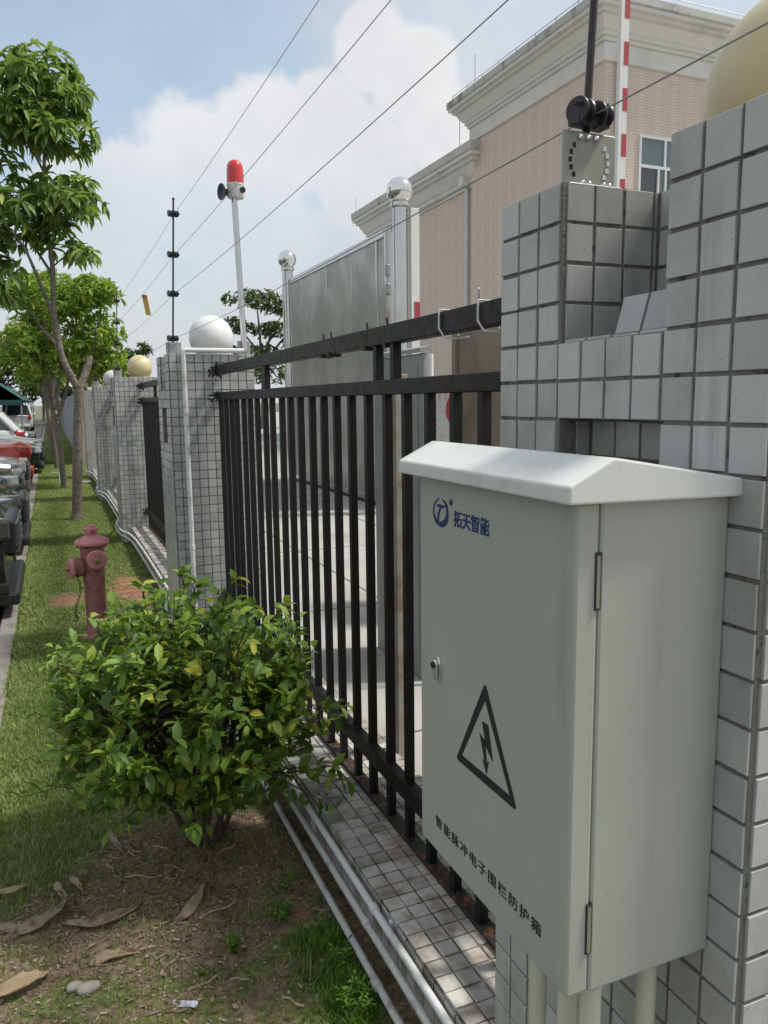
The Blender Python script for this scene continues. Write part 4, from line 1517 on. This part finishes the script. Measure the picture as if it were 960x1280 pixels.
# ------------------------------------------------------------------ fire hydrant
hy = thing('fire_hydrant', 'faded red fire hydrant with chained caps standing in the grass', 'hydrant', (.212, 5.74, 0))
MB().lathe([(0, -.03), (.112, -.03), (.112, .02), (.078, .04), (.070, .07), (.068, .34), (.074, .48), (.080, .60), (.080, .665), (.072, .675), (0, .68)], (0, 0, 0), (0, 0, 1), 30).build('barrel', M['hydrant'], hy, True)
MB().lathe([(0, .668), (.098, .668), (.116, .676), (.116, .690), (.104, .705), (.075, .722), (.040, .734), (.034, .738), (0, .738)], (0, 0, 0), (0, 0, 1), 30).build('bonnet', M['hydcap'], hy, True)
MB().lathe([(.026, .73), (.036, .735), (.036, .758), (.048, .762), (.048, .784), (.034, .788), (.028, .806), (0, .808)], (0, 0, 0), (0, 0, 1), 8).build('operating_nut', M['hydcap'], hy, False)
for k in range(8):
    a = k * PI / 4 + .2
    MB().lathe([(0, 0), (.010, 0), (.010, .012), (0, .013)], (.098 * math.cos(a), .098 * math.sin(a), .655), (0, 0, 1), 6).build('bolt', M['hydrant'], hy)


def outlet(c, d, r, l, m_):
    o = MB().lathe([(r * .8, -.02), (r * .8, l * .35), (r * 1.05, l * .38), (r * 1.05, l * .58), (r * .92, l * .62), (r * .92, l * .85), (r * .6, l * .95), (0, l * .95)], c, d, 22).build('outlet', m_, hy, True)
    e = Vector(c) + Vector(d).normalized() * l * .94
    MB().lathe([(r * .55, -.012), (r * 1.12, -.012), (r * 1.14, .0), (r * 1.02, .010), (r * .62, .014), (0, .014)], e, d, 22).build('cap', M['hydcap'], o, True)
    MB().lathe([(0, .010), (r * .46, .010), (r * .46, .018), (r * .30, .020), (r * .30, .038), (r * .2, .042), (0, .042)], e, d, 6).build('cap_nut', M['brass'], o)
    for k in range(8):
        a = k * PI / 4
        u, v, w = basis(d)
        MB().lathe([(0, 0), (.006, 0), (.006, .008), (0, .009)], Vector(c) + w * (l * .58) + (u * math.cos(a) + v * math.sin(a)) * r * .98, d, 6).build('bolt', M['hydrant'], o)
    return o


outlet((.012, -.045, .580), (.12, -1, 0), .060, .085, M['hydrant'])
outlet((-.040, -.01, .520), (-1, -.30, 0), .062, .120, M['hydrant'])
ch = MB()
for k in range(17):
    z = .468 - k * .019
    x = -.115 + .02 * math.sin(k * .35)
    ring = [(x + (.007 * math.cos(a) if k % 2 else 0), -.07 + (0 if k % 2 else .007 * math.cos(a)), z + .0125 * math.sin(a)) for a in [i * PI / 4 for i in range(9)]]
    ch.tube(ring, .0028, 5, cap=False)
ch.build('chain', M['blackplastic'], hy, True)

# ------------------------------------------------------------------ courtyard things behind the railing
gb = thing('grey_metal_board', 'tall grey painted sheet metal board behind the railing', 'board', (1.783, 3.68, .12))
MB().box(0, .03, 0, .66, 0, 1.76).build('body', M['greypaint'], gb, bevel=.008)
MB().add([(-.015, -.012, 1.762), (.045, -.012, 1.775), (.045, .675, 1.775), (-.015, .675, 1.762), (-.015, -.012, 1.785), (.045, -.012, 1.80), (.045, .675, 1.80), (-.015, .675, 1.785)],
         [(0, 3, 2, 1), (4, 5, 6, 7), (0, 1, 5, 4), (1, 2, 6, 5), (2, 3, 7, 6), (3, 0, 4, 7)]).build('lid', M['greypaint'], gb)
MB().box(-.006, .0, .05, .61, .06, 1.70).build('door', M['greypaint'], gb, bevel=.002)
tag(MB().tube([(1.80, 3.62, .12), (1.80, 3.62, 1.87)], .016, 14).build('white_pipe', M['pvc'], None, True), 'short white upright pipe beside the grey metal board', 'pipe')
wp = thing('weathered_post', 'weathered beige post with brown stained foot behind the railing', 'post', (1.265, 2.82, .12))
MB().box(-.028, .028, -.022, .022, 0, 1.62).build('shaft', M['postwood'], wp, bevel=.004)
MB().box(-.033, .033, -.027, .027, -.0, .05).build('foot', M['postwood'], wp, bevel=.004)
tb = thing('tan_board', 'brownish tan board leaning upright behind the railing next to the notched pier', 'board', (1.36, 1.55, .12))
MB().box(0, .018, 0, 1.00, .02, 1.755).build('sheet', M['tan'], tb, bevel=.003)
for yy in (.01, .96):
    MB().box(-.012, 0, yy, yy + .03, .0, 1.755).build('edge_strip', M['tan'], tb, bevel=.002)
sw = thing('slatted_screen', 'white slatted screen with a red disc seen between the railing bars', 'screen', (2.62, 4.55, .12))
for k in range(34):
    MB().box(0, .02, 0, .72, .02 + k * .044, .055 + k * .044).build('slat', M['slatwhite'], sw)
for k in range(8):
    MB().box(.0, .012, .02 + k * .09, .035 + k * .09, 1.51, 1.60).build('spike', M['greypaint'], sw)
MB().lathe([(0, 0), (.10, 0), (.10, .006), (0, .006)], (-.002, .36, 1.45), (-1, 0, 0), 40).build('red_disc', M['redpaint'], sw)
MB().box(.02, .05, .0, .05, 0, 1.5).box(.02, .05, .66, .71, 0, 1.5).build('frame', M['greypaint'], sw)

# stainless sliding gate leaf between two ball-topped posts
GXx = 4.33
gt = thing('steel_gate', 'big brushed stainless gate leaf between two ball topped posts', 'gate', (GXx, 10.05, .12))
MB().box(.02, .06, .05, 4.60, .10, 3.72).build('sheet', M['sheet'], gt)
fr = MB()
fr.box(0, .08, 0, .06, .04, 3.82).box(0, .08, 4.59, 4.65, .04, 3.82).box(0, .08, .06, 4.59, 3.72, 3.82).box(.002, .078, .06, 4.59, .04, .12).box(.004, .05, .34, .39, .12, 3.72)
fr.build('frame', M['steel'], gt, bevel=.006)
for k, yy in enumerate((1.35, 2.5, 3.6)):
    MB().box(.014, .022, yy, yy + .02, .12, 3.72).build('seam', M['steel'], gt)
MB().box(-.01, .09, .0, 4.65, .0, .035).build('bottom_rail', M['rust'], gt)
for zz in (3.2, 2.95, .6):
    MB().box(-.02, .06, -.09, .0, zz, zz + .14).build('hinge', M['galv'], gt, bevel=.01)
for (yy, lab) in ((9.62, 'stainless gate post with ball top, right of the gate leaf'), (14.85, 'farther stainless gate post with ball top, left of the gate leaf')):
    p_ = thing('gate_post', lab, 'gate post', (GXx + .02, yy, .12), group='stainless gate posts')
    b = MB().tube([(0, 0, 0), (0, 0, 4.02)], .10, 24)
    b.build('tube', M['steel'], p_, True)
    MB().lathe([(.10, 0), (.13, .02), (.125, .07), (.10, .09)], (0, 0, 3.98), (0, 0, 1), 24).build('collar', M['steel'], p_, True)
    MB().sphere((0, 0, 4.20), .172, 28, 18).build('ball', M['chrome'], p_, True)
    MB().tube([(-.02, .20, 0), (-.02, .20, 3.7)], .035, 12).build('side_tube', M['steel'], p_, True)

# raised barrier arms, red and white
def barrier(label, x, y, z0, z1, r, n, first=True, lean=(0, 0)):
    t = thing('boom_barrier', label, 'barrier', (x, y, 0), group='raised barrier arms')
    L = z1 - z0
    MB().box(-r, r, -r * .5, r * .5, z0, z1).build('arm', M['whitepaint'], t, bevel=.004)
    for k in range(n):
        a = z0 + L * (k + .25) / n
        MB().box(-r * .1, r + .003, -r * .5 - .003, r * .5 + .003, a, a + L * .5 / n).build('red_band', M['redpaint'], t)
    return t


barrier('raised red and white barrier arm standing behind the notched pier', 4.90, 6.0, 1.0, 6.4, .045, 14)
t = thing('boom_barrier', 'raised white barrier arm with one red end, beside the stainless gate post', 'barrier', (4.52, 9.55, 0), group='raised barrier arms')
MB().box(-.06, .06, -.03, .03, 1.2, 4.1).build('arm', M['whitepaint'], t, bevel=.006)
MB().box(-.02, .064, -.034, .034, 2.47, 2.92).build('red_band', M['redpaint'], t)
bh = thing('barrier_housing', 'grey barrier drive housing in the courtyard behind the notched pier', 'box', (4.9, 6.1, .12))
MB().box(-.18, .18, -.14, .22, 0, 1.0).build('body', M['greypaint'], bh, bevel=.02)
MB().box(-.20, .20, -.16, .24, 1.0, 1.04).build('lid', M['greypaint'], bh, bevel=.01)

# ------------------------------------------------------------------ the buff building
BX = 14.0
FY = facade_material('strip_brick_facade_y', 1)
FXm = facade_material('strip_brick_facade_x', 0)


def cornice(parent, x0, x1, y0, y1, z0, z1, out, m_top):
    """stepped and coved eaves moulding round a block"""
    prof = [(0, 0), (.06, .0), (.06, .10), (.12, .10), (.12, .19), (.17, .21), (.32, .44), (.32, .49), (.42, .49), (.42, .59), (.52, .59), (.52, .68)]
    h = z1 - z0
    prev = None
    b = MB()
    rings = []
    for f, g in [(a / .52, c / .9) for a, c in prof]:
        o_ = out * f
        z = z0 + h * g
        rings.append([(x0 - o_, y0 - o_, z), (x1 + o_, y0 - o_, z), (x1 + o_, y1 + o_, z), (x0 - o_, y1 + o_, z)])
    vs = [p for r_ in rings for p in r_]
    fs = []
    for i in range(len(rings) - 1):
        for k in range(4):
            fs.append((i * 4 + k, i * 4 + (k + 1) % 4, i * 4 + 4 + (k + 1) % 4, i * 4 + 4 + k))
    fs.append((3, 2, 1, 0))
    n = len(rings) * 4
    fs.append((n - 4, n - 3, n - 2, n - 1))
    b.add(vs, fs).build('cornice', M['cornice'], parent)
    zz = z0 + h * .68 / .9
    MB().box(x0 - out - .05, x1 + out + .05, y0 - out - .05, y1 + out + .05, zz + .002, z1).build('coping', M['stainedcornice'], parent, bevel=.03)


bd = thing('building', 'tall buff strip brick building block with white cornice and a window', 'building', (BX, 17.85, 0))
wall = MB().box(0, 22, 0, 7.05, -.1, 10.95).build('wall', FY, bd)
wall.data.materials.append(FXm)
for p in wall.data.polygons:
    if abs(p.normal.y) > .5:
        p.material_index = 1
MB().box(-.06, 22.06, -.06, 7.11, 10.4, 10.86).build('frieze', M['cornice'], bd)
cornice(bd, -.06, 22.06, -.06, 7.11, 10.865, 11.80, .55, None)
MB().tube([(.42, -.10, -.1), (.42, -.10, 10.6)], .07, 10).build('downpipe', M['pvc'], bd, True)
MB().tube([(.03, 6.9, 11.9), (.03, 6.9, 13.2)], .012, 5).build('lightning_rod', M['galv'], bd)
MB().tube([(-.5, -.5, 11.98), (10, -.5, 11.98)], .012, 5).build('lightning_wire', M['galv'], bd)
MB().tube([(-.5, -.5, 11.98), (-.5, 7.5, 11.98)], .012, 5).build('lightning_wire', M['galv'], bd)
for k in range(9):
    MB().tube([(-.5, -.5 + k, 11.8), (-.5, -.5 + k, 12.0)], .012, 5).build('wire_stay', M['galv'], bd)


def window(parent, x0, x1, z0, z1):
    w = MB()
    y = -.05
    w.box(x0, x1, y, y + .06, z0, z0 + .07).box(x0, x1, y, y + .06, z1 - .07, z1).box(x0, x0 + .07, y, y + .06, z0 + .07, z1 - .07).box(x1 - .07, x1, y, y + .06, z0 + .07, z1 - .07)
    zm = z0 + (z1 - z0) * .60
    w.box(x0 + .07, x1 - .07, y, y + .06, zm - .04, zm + .04)
    xm = (x0 + x1) / 2
    w.box(xm - .035, xm + .035, y, y + .06, zm + .04, z1 - .07)
    for q in (.38, .52, .78):
        xx = x0 + (x1 - x0) * q
        w.box(xx - .03, xx + .03, y - .01, y + .05, z0 + .07, zm - .04)
    o = w.build('window', M['alu'], parent)
    MB().box(x0 + .02, x1 - .02, -.012, .004, z0 + .02, zm).build('pane', M['glass'], o)
    MB().box(x0 + .02, x1 - .02, -.014, .004, zm, z1 - .02).build('pane', M['bluetint'], o)
    MB().box(x0 + (x1 - x0) * .40, x0 + (x1 - x0) * .50, -.018, -.012, z0 + .07, zm - .04).build('pane', M['bluetint'], o)
    MB().box(x0 + (x1 - x0) * .80, x1 - .07, -.018, -.012, z0 + .07, zm - .04).build('pane', M['bluetint'], o)
    return o


for k in range(3):
    window(bd, 1.20 + 4.2 * k, 3.0 + 4.2 * k, 6.7, 8.70)
lw = thing('building', 'lower buff strip brick wing with white cornice, left of the tall block', 'building', (BX + .25, 24.92, 0))
MB().box(0, 21.7, 0, 10.0, -.1, 9.1).build('wall', FY, lw)
cornice(lw, 0, 21.7, .0, 10.0, 9.05, 10.30, .62, None)
MB().tube([(-.10, .60, -.1), (-.10, .60, 9.0), (-.22, .60, 9.25)], .07, 10).build('downpipe', M['pvc'], lw, True)
MB().box(-.36, -.02, .42, .78, 9.1, 9.45).build('rainwater_hopper', M['cornice'], lw, bevel=.02)
MB().tube([(-.55, .3, 10.3), (-.55, .3, 11.9)], .012, 5).build('lightning_rod', M['galv'], lw)
MB().tube([(-.6, 10.2, 10.3), (-.6, 10.2, 10.9)], .012, 5).build('lightning_rod', M['galv'], lw)

# ------------------------------------------------------------------ far left: plain wall, canopy, pipe stub
gw = tag(MB().box(.74, .95, 23.55, 85, 0, 1.96).build('grey_wall', M['greywall'], None, bevel=.01), 'plain grey rendered wall carrying on beyond the farthest tiled pier', 'wall')
cp = thing('car_port', 'dark green tarpaulin car port roof over the far parked cars', 'car port', (-2.0, 52, -.1))
MB().add([(-7.4, 0, 2.0), (.6, 0, 2.0), (.6, 40, 2.0), (-7.4, 40, 2.0), (-7.4, 0, 2.06), (.6, 0, 2.06), (.6, 40, 2.06), (-7.4, 40, 2.06), (-3.4, 0, 5.0), (-3.4, 40, 5.0)],
         [(0, 1, 8), (2, 3, 9), (4, 8, 5), (6, 9, 7), (8, 4, 7, 9), (5, 8, 9, 6), (0, 8, 9, 3), (1, 2, 9, 8), (0, 4, 5, 1), (3, 2, 6, 7)]).build('roof', M['canopy'], cp, fix=False)
for k in range(5):
    for xx in (-7.2, .45):
        MB().tube([(xx, .3 + k * 9.8, 0), (xx, .3 + k * 9.8, 2.1)], .05, 8).build('post', M['galv'], cp, True)
MB().box(-7.4, .6, -.02, .0, 1.75, 2.06).build('valance', M['canopy'], cp)
tag(MB().tube([(-.06, 17.45, .25), (.09, 17.45, .25), (.10, 17.45, .24), (.10, 17.45, -.02)], .012, 8).build('pipe_stub', M['pvc'], None, True),
    'bent white pipe stub standing in the grass beside the second street tree', 'pipe')
tag(MB().tube([(.34, 17.3, .05), (.70, 17.3, .05)], .012, 8).build('cross_pipe', M['pvc'], None, True), 'white pipe lying across the grass toward the wall', 'pipe')

# ------------------------------------------------------------------ parked cars
def smoothstep(a, b, x):
    t = min(1, max(0, (x - a) / (b - a)))
    return t * t * (3 - 2 * t)


def car(label, paint, kind, x_end, y, tail=False, lampmat='lampglass', group='cars parked along the kerb', along=False, plate=False):
    """own axes: +x is the nose"""
    L, Wd = 4.4, 1.78
    hood = {'sedan': .92, 'hatch': .96, 'suv': 1.04, 'van': 1.05}[kind]
    roof = {'sedan': 1.44, 'hatch': 1.52, 'suv': 1.68, 'van': 1.80}[kind]
    hl = L / 2
    t = thing('parked_car', label, 'car', (0, 0, -.10), group=group)
    # lower body: closed sections from tail to nose
    st = []
    N_ = 25
    for i in range(N_):
        u = i / (N_ - 1)
        x = -hl + L * u
        en = min(1, (1 - u) * 9) if u > .5 else 1
        et = min(1, u * 12) if u < .5 else 1
        w = Wd / 2 * (0.80 + .20 * math.sin(PI / 2 * min(1, (1 - u) * 5.5))) * (0.90 + .10 * math.sin(PI / 2 * min(1, u * 8)))
        top = hood - .16 * smoothstep(.72, 1.0, u) - .12 * max(0, (u - .955) / .045) ** 2
        rear = hood + (.03 if kind in ('sedan',) else .05)
        top = rear * (1 - smoothstep(.2, .65, u)) + top * smoothstep(.2, .65, u)
        top -= .10 * max(0, (.05 - u) / .05) ** 2
        bot = .20 + .10 * max(0, (u - .93) / .07) ** 2 + .12 * max(0, (.07 - u) / .07)
        st.append((x + (0 if u < 1 else .0), w, bot, top))
    vs, fs = [], []
    for (x, w, bo, to) in st:
        sec = [(w * .86, bo), (w * .97, bo + .10), (w, bo + (to - bo) * .45), (w * .985, bo + (to - bo) * .72), (w * .93, to - .045), (w * .84, to), (w * .5, to + .025)]
        sec = sec + [(-a, b_) for a, b_ in sec[::-1]]
        # noses curve in plan
        for (yy, zz) in sec:
            k = abs(yy) / (Wd / 2)
            xx = x - (.16 * k ** 2.5 * smoothstep(hl * .6, hl, x)) + (.10 * k ** 2.5 * smoothstep(hl * .7, hl, -x))
            vs.append((xx, yy, zz))
    q = 14
    for i in range(N_ - 1):
        for k in range(q):
            a, b_ = i * q + k, i * q + (k + 1) % q
            fs.append((a, b_, b_ + q, a + q))
    fs.append(tuple(range(q - 1, -1, -1)))
    fs.append(tuple(range((N_ - 1) * q, N_ * q)))
    body = MB().add(vs, fs).build('body', paint, t, True)
    # glasshouse
    xr = {'sedan': (-1.55, -.85, .25, 1.05), 'hatch': (-2.0, -1.55, .25, 1.1), 'suv': (-2.05, -1.75, .25, 1.05), 'van': (-2.1, -1.95, .75, 1.5)}[kind]
    zb = hood + .005
    wb, wt = Wd / 2 * .90, Wd / 2 * .70
    g = MB().add([(xr[0], -wb, zb), (xr[3], -wb, zb), (xr[3], wb, zb), (xr[0], wb, zb), (xr[1], -wt, roof - .05), (xr[2], -wt, roof - .05), (xr[2], wt, roof - .05), (xr[1], wt, roof - .05)],
                 [(0, 1, 5, 4), (1, 2, 6, 5), (2, 3, 7, 6), (3, 0, 4, 7), (4, 5, 6, 7), (3, 2, 1, 0)]).build('glasshouse', M['glass'], t, bevel=.05)
    rf = MB().add([(xr[1] - .06, -wt - .02, roof - .06), (xr[2] + .05, -wt - .02, roof - .06), (xr[2] + .05, wt + .02, roof - .06), (xr[1] - .06, wt + .02, roof - .06),
                   (xr[1] + .05, -wt + .08, roof), (xr[2] - .10, -wt + .08, roof), (xr[2] - .10, wt - .08, roof), (xr[1] + .05, wt - .08, roof)],
                  [(0, 1, 5, 4), (1, 2, 6, 5), (2, 3, 7, 6), (3, 0, 4, 7), (4, 5, 6, 7), (3, 2, 1, 0)]).build('roof', paint, t, bevel=.03)

    def pillar(a, b_, w_):
        for s in (-1, 1):
            MB().tube([(a[0], a[1] * s, a[2]), (b_[0], b_[1] * s, b_[2])], w_, 6).build('pillar', paint, t, True)
    pillar((xr[0], wb, zb), (xr[1], wt, roof - .05), .055 if kind != 'hatch' else .10)
    pillar((xr[3], wb, zb), (xr[2], wt, roof - .05), .035)
    pillar(((xr[1] + xr[2]) / 2, wb, zb), ((xr[1] + xr[2]) / 2, wt + .01, roof - .05), .035)
    # nose
    zn = hood - .28
    for s in (-1, 1):
        MB().obox((hl - .20, s * .62, zn + .05), Vector((.82, s * -.57 * -1 * -1, 0)).normalized(), Vector((.57 * s, .82, 0)).normalized() if s > 0 else Vector((-.57, .82, 0)).normalized(), (0, 0, 1), .10, .17, .085).build('headlight', M[lampmat], t, bevel=.03)
        MB().obox((hl - .12, s * .62, .36), (1, 0, 0), (0, 1, 0), (0, 0, 1), .05, .10, .045).build('fog_lamp', M['blackplastic'], t, bevel=.015)
        MB().obox((-hl + .14, s * .70, hood - .14), (1, 0, 0), (0, 1, 0), (0, 0, 1), .13, .115, .12).build('tail_light', M['taillens'], t, bevel=.04)
        mi = MB().obox((.95, s * (Wd / 2 + .06), hood + .08), (1, 0, 0), (0, 1, 0), (0, 0, 1), .06, .09, .06).build('mirror', paint, t, bevel=.03)
    gr = MB().box(hl - .10, hl - .004, -.46, .46, zn - .20, zn + .09).build('grille', M['blackplastic'], t, bevel=.03)
    for k in range(5):
        MB().box(hl - .02, hl + .012, -.45, .45, zn - .175 + k * .055, zn - .160 + k * .055).build('slat', M['darkchrome'], gr, bevel=.004)
    MB().box(hl - .16, hl + .0, -.70, .70, .22, .33).build('bumper', M['blackplastic'], t, bevel=.03)
    MB().box(-hl - .02, -hl + .12, -.66, .66, .28, .44).build('rear_bumper', M['blackplastic'] if kind == 'suv' else paint, t, bevel=.04)
    if plate:
        MB().box(hl + .006, hl + .020, -.22, .22, .42, .53).build('number_plate', M['plate'], t)
        MB().box(-hl - .022, -hl + .04, -.22, .22, .62, .74).build('number_plate', M['plate'], t)
    for sx in (-1.30, 1.32):
        for s in (-1, 1):
            w_ = MB().lathe([(.20, -.10), (.30, -.105), (.325, -.08), (.325, .08), (.30, .105), (.20, .10)], (sx, s * (Wd / 2 - .10), .325), (0, 1, 0), 24).build('wheel', M['tyre'], t, True)
            MB().lathe([(0, -.095), (.205, -.095), (.205, .095), (0, .095)], (sx, s * (Wd / 2 - .10), .325), (0, 1, 0), 20).build('rim', M['rim'], w_, True)
            MB().lathe([(0, -.02), (.37, -.02), (.37, .02), (0, .02)], (sx, s * (Wd / 2 - .045), .345), (0, 1, 0), 24).build('wheel_arch', M['blackplastic'], t)
    if along:
        t.rotation_euler = (0, 0, PI / 2)
        t.location = (x_end, y, -.10)
    elif tail:
        t.rotation_euler = (0, 0, PI)
        t.location = (x_end - hl, y, -.10)
    else:
        t.location = (x_end - hl, y, -.10)
    return t


PB = car_paint('black_car_paint', (.010, .011, .011))
PG = car_paint('graphite_car_paint', (.045, .05, .052), .4)
PS = car_paint('silver_car_paint', (.42, .43, .45), .6)
PR = car_paint('red_car_paint', (.62, .06, .03))
PW_ = car_paint('white_car_paint', (.72, .73, .72))
PK = car_paint('dark_green_black_car_paint', (.008, .016, .015))
car('black car nearest the camera with barred chrome grille', PB, 'suv', -.30, 7.15, lampmat='darklamp')
car('black saloon parked next beyond the nearest black car', PB, 'sedan', -.30, 9.9, lampmat='darklamp')
car('graphite car third along the kerb, mostly hidden', PG, 'sedan', -.42, 12.6)
car('silver car parked fourth along the kerb', PS, 'sedan', -.40, 15.3)
car('red car parked tail first between the silver and black cars', PR, 'sedan', -.40, 18.1, tail=True)
car('black car with silver headlamps parked just beyond the red car', PK, 'sedan', -.20, 21.0)
car('white saloon parked nose to the kerb beyond the black car', PW_, 'sedan', -.20, 24.0)
car('white hatchback parked tail first beyond the white saloon', PW_, 'hatch', -.75, 27.0, tail=True)
car('silver car parked far down the kerb', PS, 'sedan', -.5, 31.0)
car('white van seen from behind in the lane at the far end', PW_, 'van', -1.95, 60.0, along=True, group='cars in the lane')

# ------------------------------------------------------------------ dead fronds, stones and weeds in the foreground
def frond(label, pts, w, m_, curl=.6):
    """curled strip of dead palm sheath"""
    P = smooth([(x, y, lawn_z(np.array([x]), np.array([y]))[0] + z - .006) for x, y, z in pts], 7)
    vs, fs = [], []
    n = len(P)
    for i, p in enumerate(P):
        t = i / (n - 1)
        d = (P[min(i + 1, n - 1)] - P[max(i - 1, 0)]).normalized()
        s = Vector((0, 0, 1)).cross(d).normalized()
        ww = w * (.35 + .65 * math.sin(PI * min(1, t * .9 + .10)) ** .7) * (.72 + .75 * vnoise(np.array([t * 9.0]), np.array([w * 977 + pts[0][0] * 31]), 5)[0])
        for j in range(7):
            a = (j / 6 - .5) * 2
            h = curl * ww * (a * a - .3) * (1 + .8 * math.sin(t * 7 + w * 300)) + .0035 * vnoise(np.array([t * 14.0]), np.array([j * .9 + w * 500]), 8)[0] + .006 * a * math.sin(t * 5)
            vs.append(p + s * (a * ww) + Vector((0, 0, h)))
    for i in range(n - 1):
        for j in range(6):
            a = i * 7 + j
            fs.append((a, a + 1, a + 8, a + 7))
    o = MB().add(vs, fs).build('dead_frond', M[m_], None, True)
    md = o.modifiers.new('thickness', 'SOLIDIFY')
    md.thickness = .004
    return tag(o, label, 'dead frond', 'dead fronds on the ground')


frond('long grey dead frond lying across the left foreground', [(-.26, 2.55, .025), (-.17, 2.50, .02), (-.09, 2.53, .03), (-.06, 2.58, .035)], 0.0158, 'deadwood')
frond('grey brown frond continuing right of the long grey one', [(-.07, 2.50, .02), (.03, 2.44, .025), (.13, 2.46, .02), (.17, 2.49, .015)], 0.0130, 'deadwood')
frond('short curled frond standing against the long grey one', [(-.09, 2.72, .03), (-.075, 2.64, .045), (-.05, 2.57, .02)], 0.0101, 'deadwood')
frond('bent brown frond stub among the litter on the left', [(-.04, 2.74, .02), (-.02, 2.66, .035), (.0, 2.62, .02)], 0.0086, 'deadwood')
frond('pale tan dry frond at the bottom left corner', [(-.30, 2.24, .02), (-.20, 2.22, .03), (-.13, 2.24, .035), (-.105, 2.27, .03)], 0.0173, 'deadtan')
frond('tan dry frond half sunk in the dirt, middle left', [(.0, 2.285, .012), (.06, 2.27, .018), (.14, 2.26, .01)], 0.0130, 'deadtan')
frond('reddish split frond end at the left edge of the dirt', [(-.27, 2.74, .02), (-.21, 2.72, .03), (-.17, 2.73, .02)], 0.0101, 'deadtan')
frond('dark curled frond lying below the shrub stems', [(.26, 2.34, .012), (.33, 2.40, .03), (.37, 2.48, .02)], 0.0115, 'deadwood')
frond('upright brown leaf sheath at the grass edge left of the shrub', [(.10, 2.93, .05), (.12, 2.87, .03), (.14, 2.81, .02)], 0.0094, 'deadwood')
for k, (x, y, s, lab) in enumerate(((-.005, 2.155, .026, 'larger pale stone near the tan frond'), (-.04, 2.19, .020, 'smaller pale stone beside the larger one'), (.648, 2.15, .024, 'brown clod of soil by the weeds near the conduits'))):
    b = MB().sphere((0, 0, 0), s, 12, 8, (1.2, .9, .6))
    for i, v in enumerate(b.v):
        q = 1 + .25 * (fbm(np.array([v[0] * 60 + k * 9]), np.array([v[1] * 60 + v[2] * 50]), 61, 2)[0] - .5) * 2
        b.v[i] = (v[0] * q, v[1] * q, v[2] * q)
    o = b.build('stone', M['stone'] if k < 2 else M['deadwood'], None, True)
    o.location = (x, y, lawn_z(np.array([x]), np.array([y]))[0] + s * .25)
    tag(o, lab, 'stone', 'stones in the dirt')
pz = lawn_z(np.array([.23]), np.array([2.0]))[0]
b = MB()
vs = []
for i in range(9):
    for j in range(4):
        u, v = i / 8 - .5, j / 3 - .5
        vs.append((u * .075, v * .022, .012 + .010 * math.sin(u * 5) + .004 * math.sin(v * 6 + u * 9)))
b.add(vs, [(i * 4 + j, i * 4 + 4 + j, i * 4 + 5 + j, i * 4 + 1 + j) for i in range(8) for j in range(3)])
o = b.build('paper_scrap', M['paper'], None, True)
o.location = (.235, 2.0, pz)
o.rotation_euler = (.1, .05, -.75)
o.modifiers.new('thickness', 'SOLIDIFY').thickness = .001
tag(o, 'white and blue paper scrap lying on the ground at the bottom', 'paper')


def weed(label, x, y, s, n):
    t = thing('weed', label, 'weed', (x, y, lawn_z(np.array([x]), np.array([y]))[0]), group='weeds near the ledge')
    b = MB()
    lv = []
    for k in range(n):
        a = rnd.uniform(0, 6.28)
        tip = Vector((math.cos(a) * s * rnd.uniform(.2, .7), math.sin(a) * s * rnd.uniform(.2, .7), s * rnd.uniform(.5, 1.1)))
        b.tube(curve_pts((0, 0, 0), tip, s * .1, 4), [.0016, .0014, .0011, .0009, .0006], 4, cap=False)
        for q in range(10):
            p = Vector((0, 0, 0)).lerp(tip, .25 + .75 * q / 9)
            d = Vector((math.cos(a + q * 2.1), math.sin(a + q * 2.1), rnd.uniform(.1, .7)))
            l_ = s * rnd.uniform(.16, .30)
            lv.append(leaf_matrix(p, d, l_, l_ * .5, rnd.gauss(0, .4)))
    b.build('stems', M['weed'], t)
    V, F = scatter(LEAF_V, LEAF_F, np.array([np.array(q) for q in lv]))
    link('foliage', np_mesh('foliage', V, F, M['weed'], True), t)['kind'] = 'stuff'
    return t


weed('small ferny weed in the dirt below the shrub', .40, 2.15, .055, 9)
weed('taller ferny weed between the shrub and the conduits', .575, 2.23, .075, 12)
weed('thin weed sprig behind the taller ferny weed', .625, 2.36, .07, 5)
weed('weed clump tight against the lowest conduit', .67, 1.95, .07, 14)
weed('broad weed clump at the bottom beside the conduits', .655, 1.78, .075, 16)
weed('low weed sprig in the dry grass at the bottom', .30, 2.10, .03, 6)
for o in S.objects:
    if o.parent is None and o.get('kind') in ('stuff', 'structure') and not o.get('label'):
        o['label'] = {'grass': 'short green lawn grass of the strip between kerb and wall', 'dry_grass': 'sparse dry grass in the bare foreground soil', 'leaf_litter': 'brown leaf litter strewn under the shrub',
                      'soil_crumbs': 'crumbs of dry brown soil around the shrub', 'fallen_twigs': 'thin fallen twigs on the soil', 'grass_clippings': 'pale dry clippings lying on the lawn', 'ground': 'flat ground out to the horizon', 'car_park': 'grey asphalt of the car park beside the kerb',
                      'courtyard': 'pale concrete courtyard behind the railing', 'courtyard_joint': 'dark joints in the courtyard concrete', 'lawn': 'soil of the grass strip with bare brown and orange patches',
                      'kerb': 'worn concrete kerb between lawn and car park'}.get(o.name.split('.')[0], o.name)
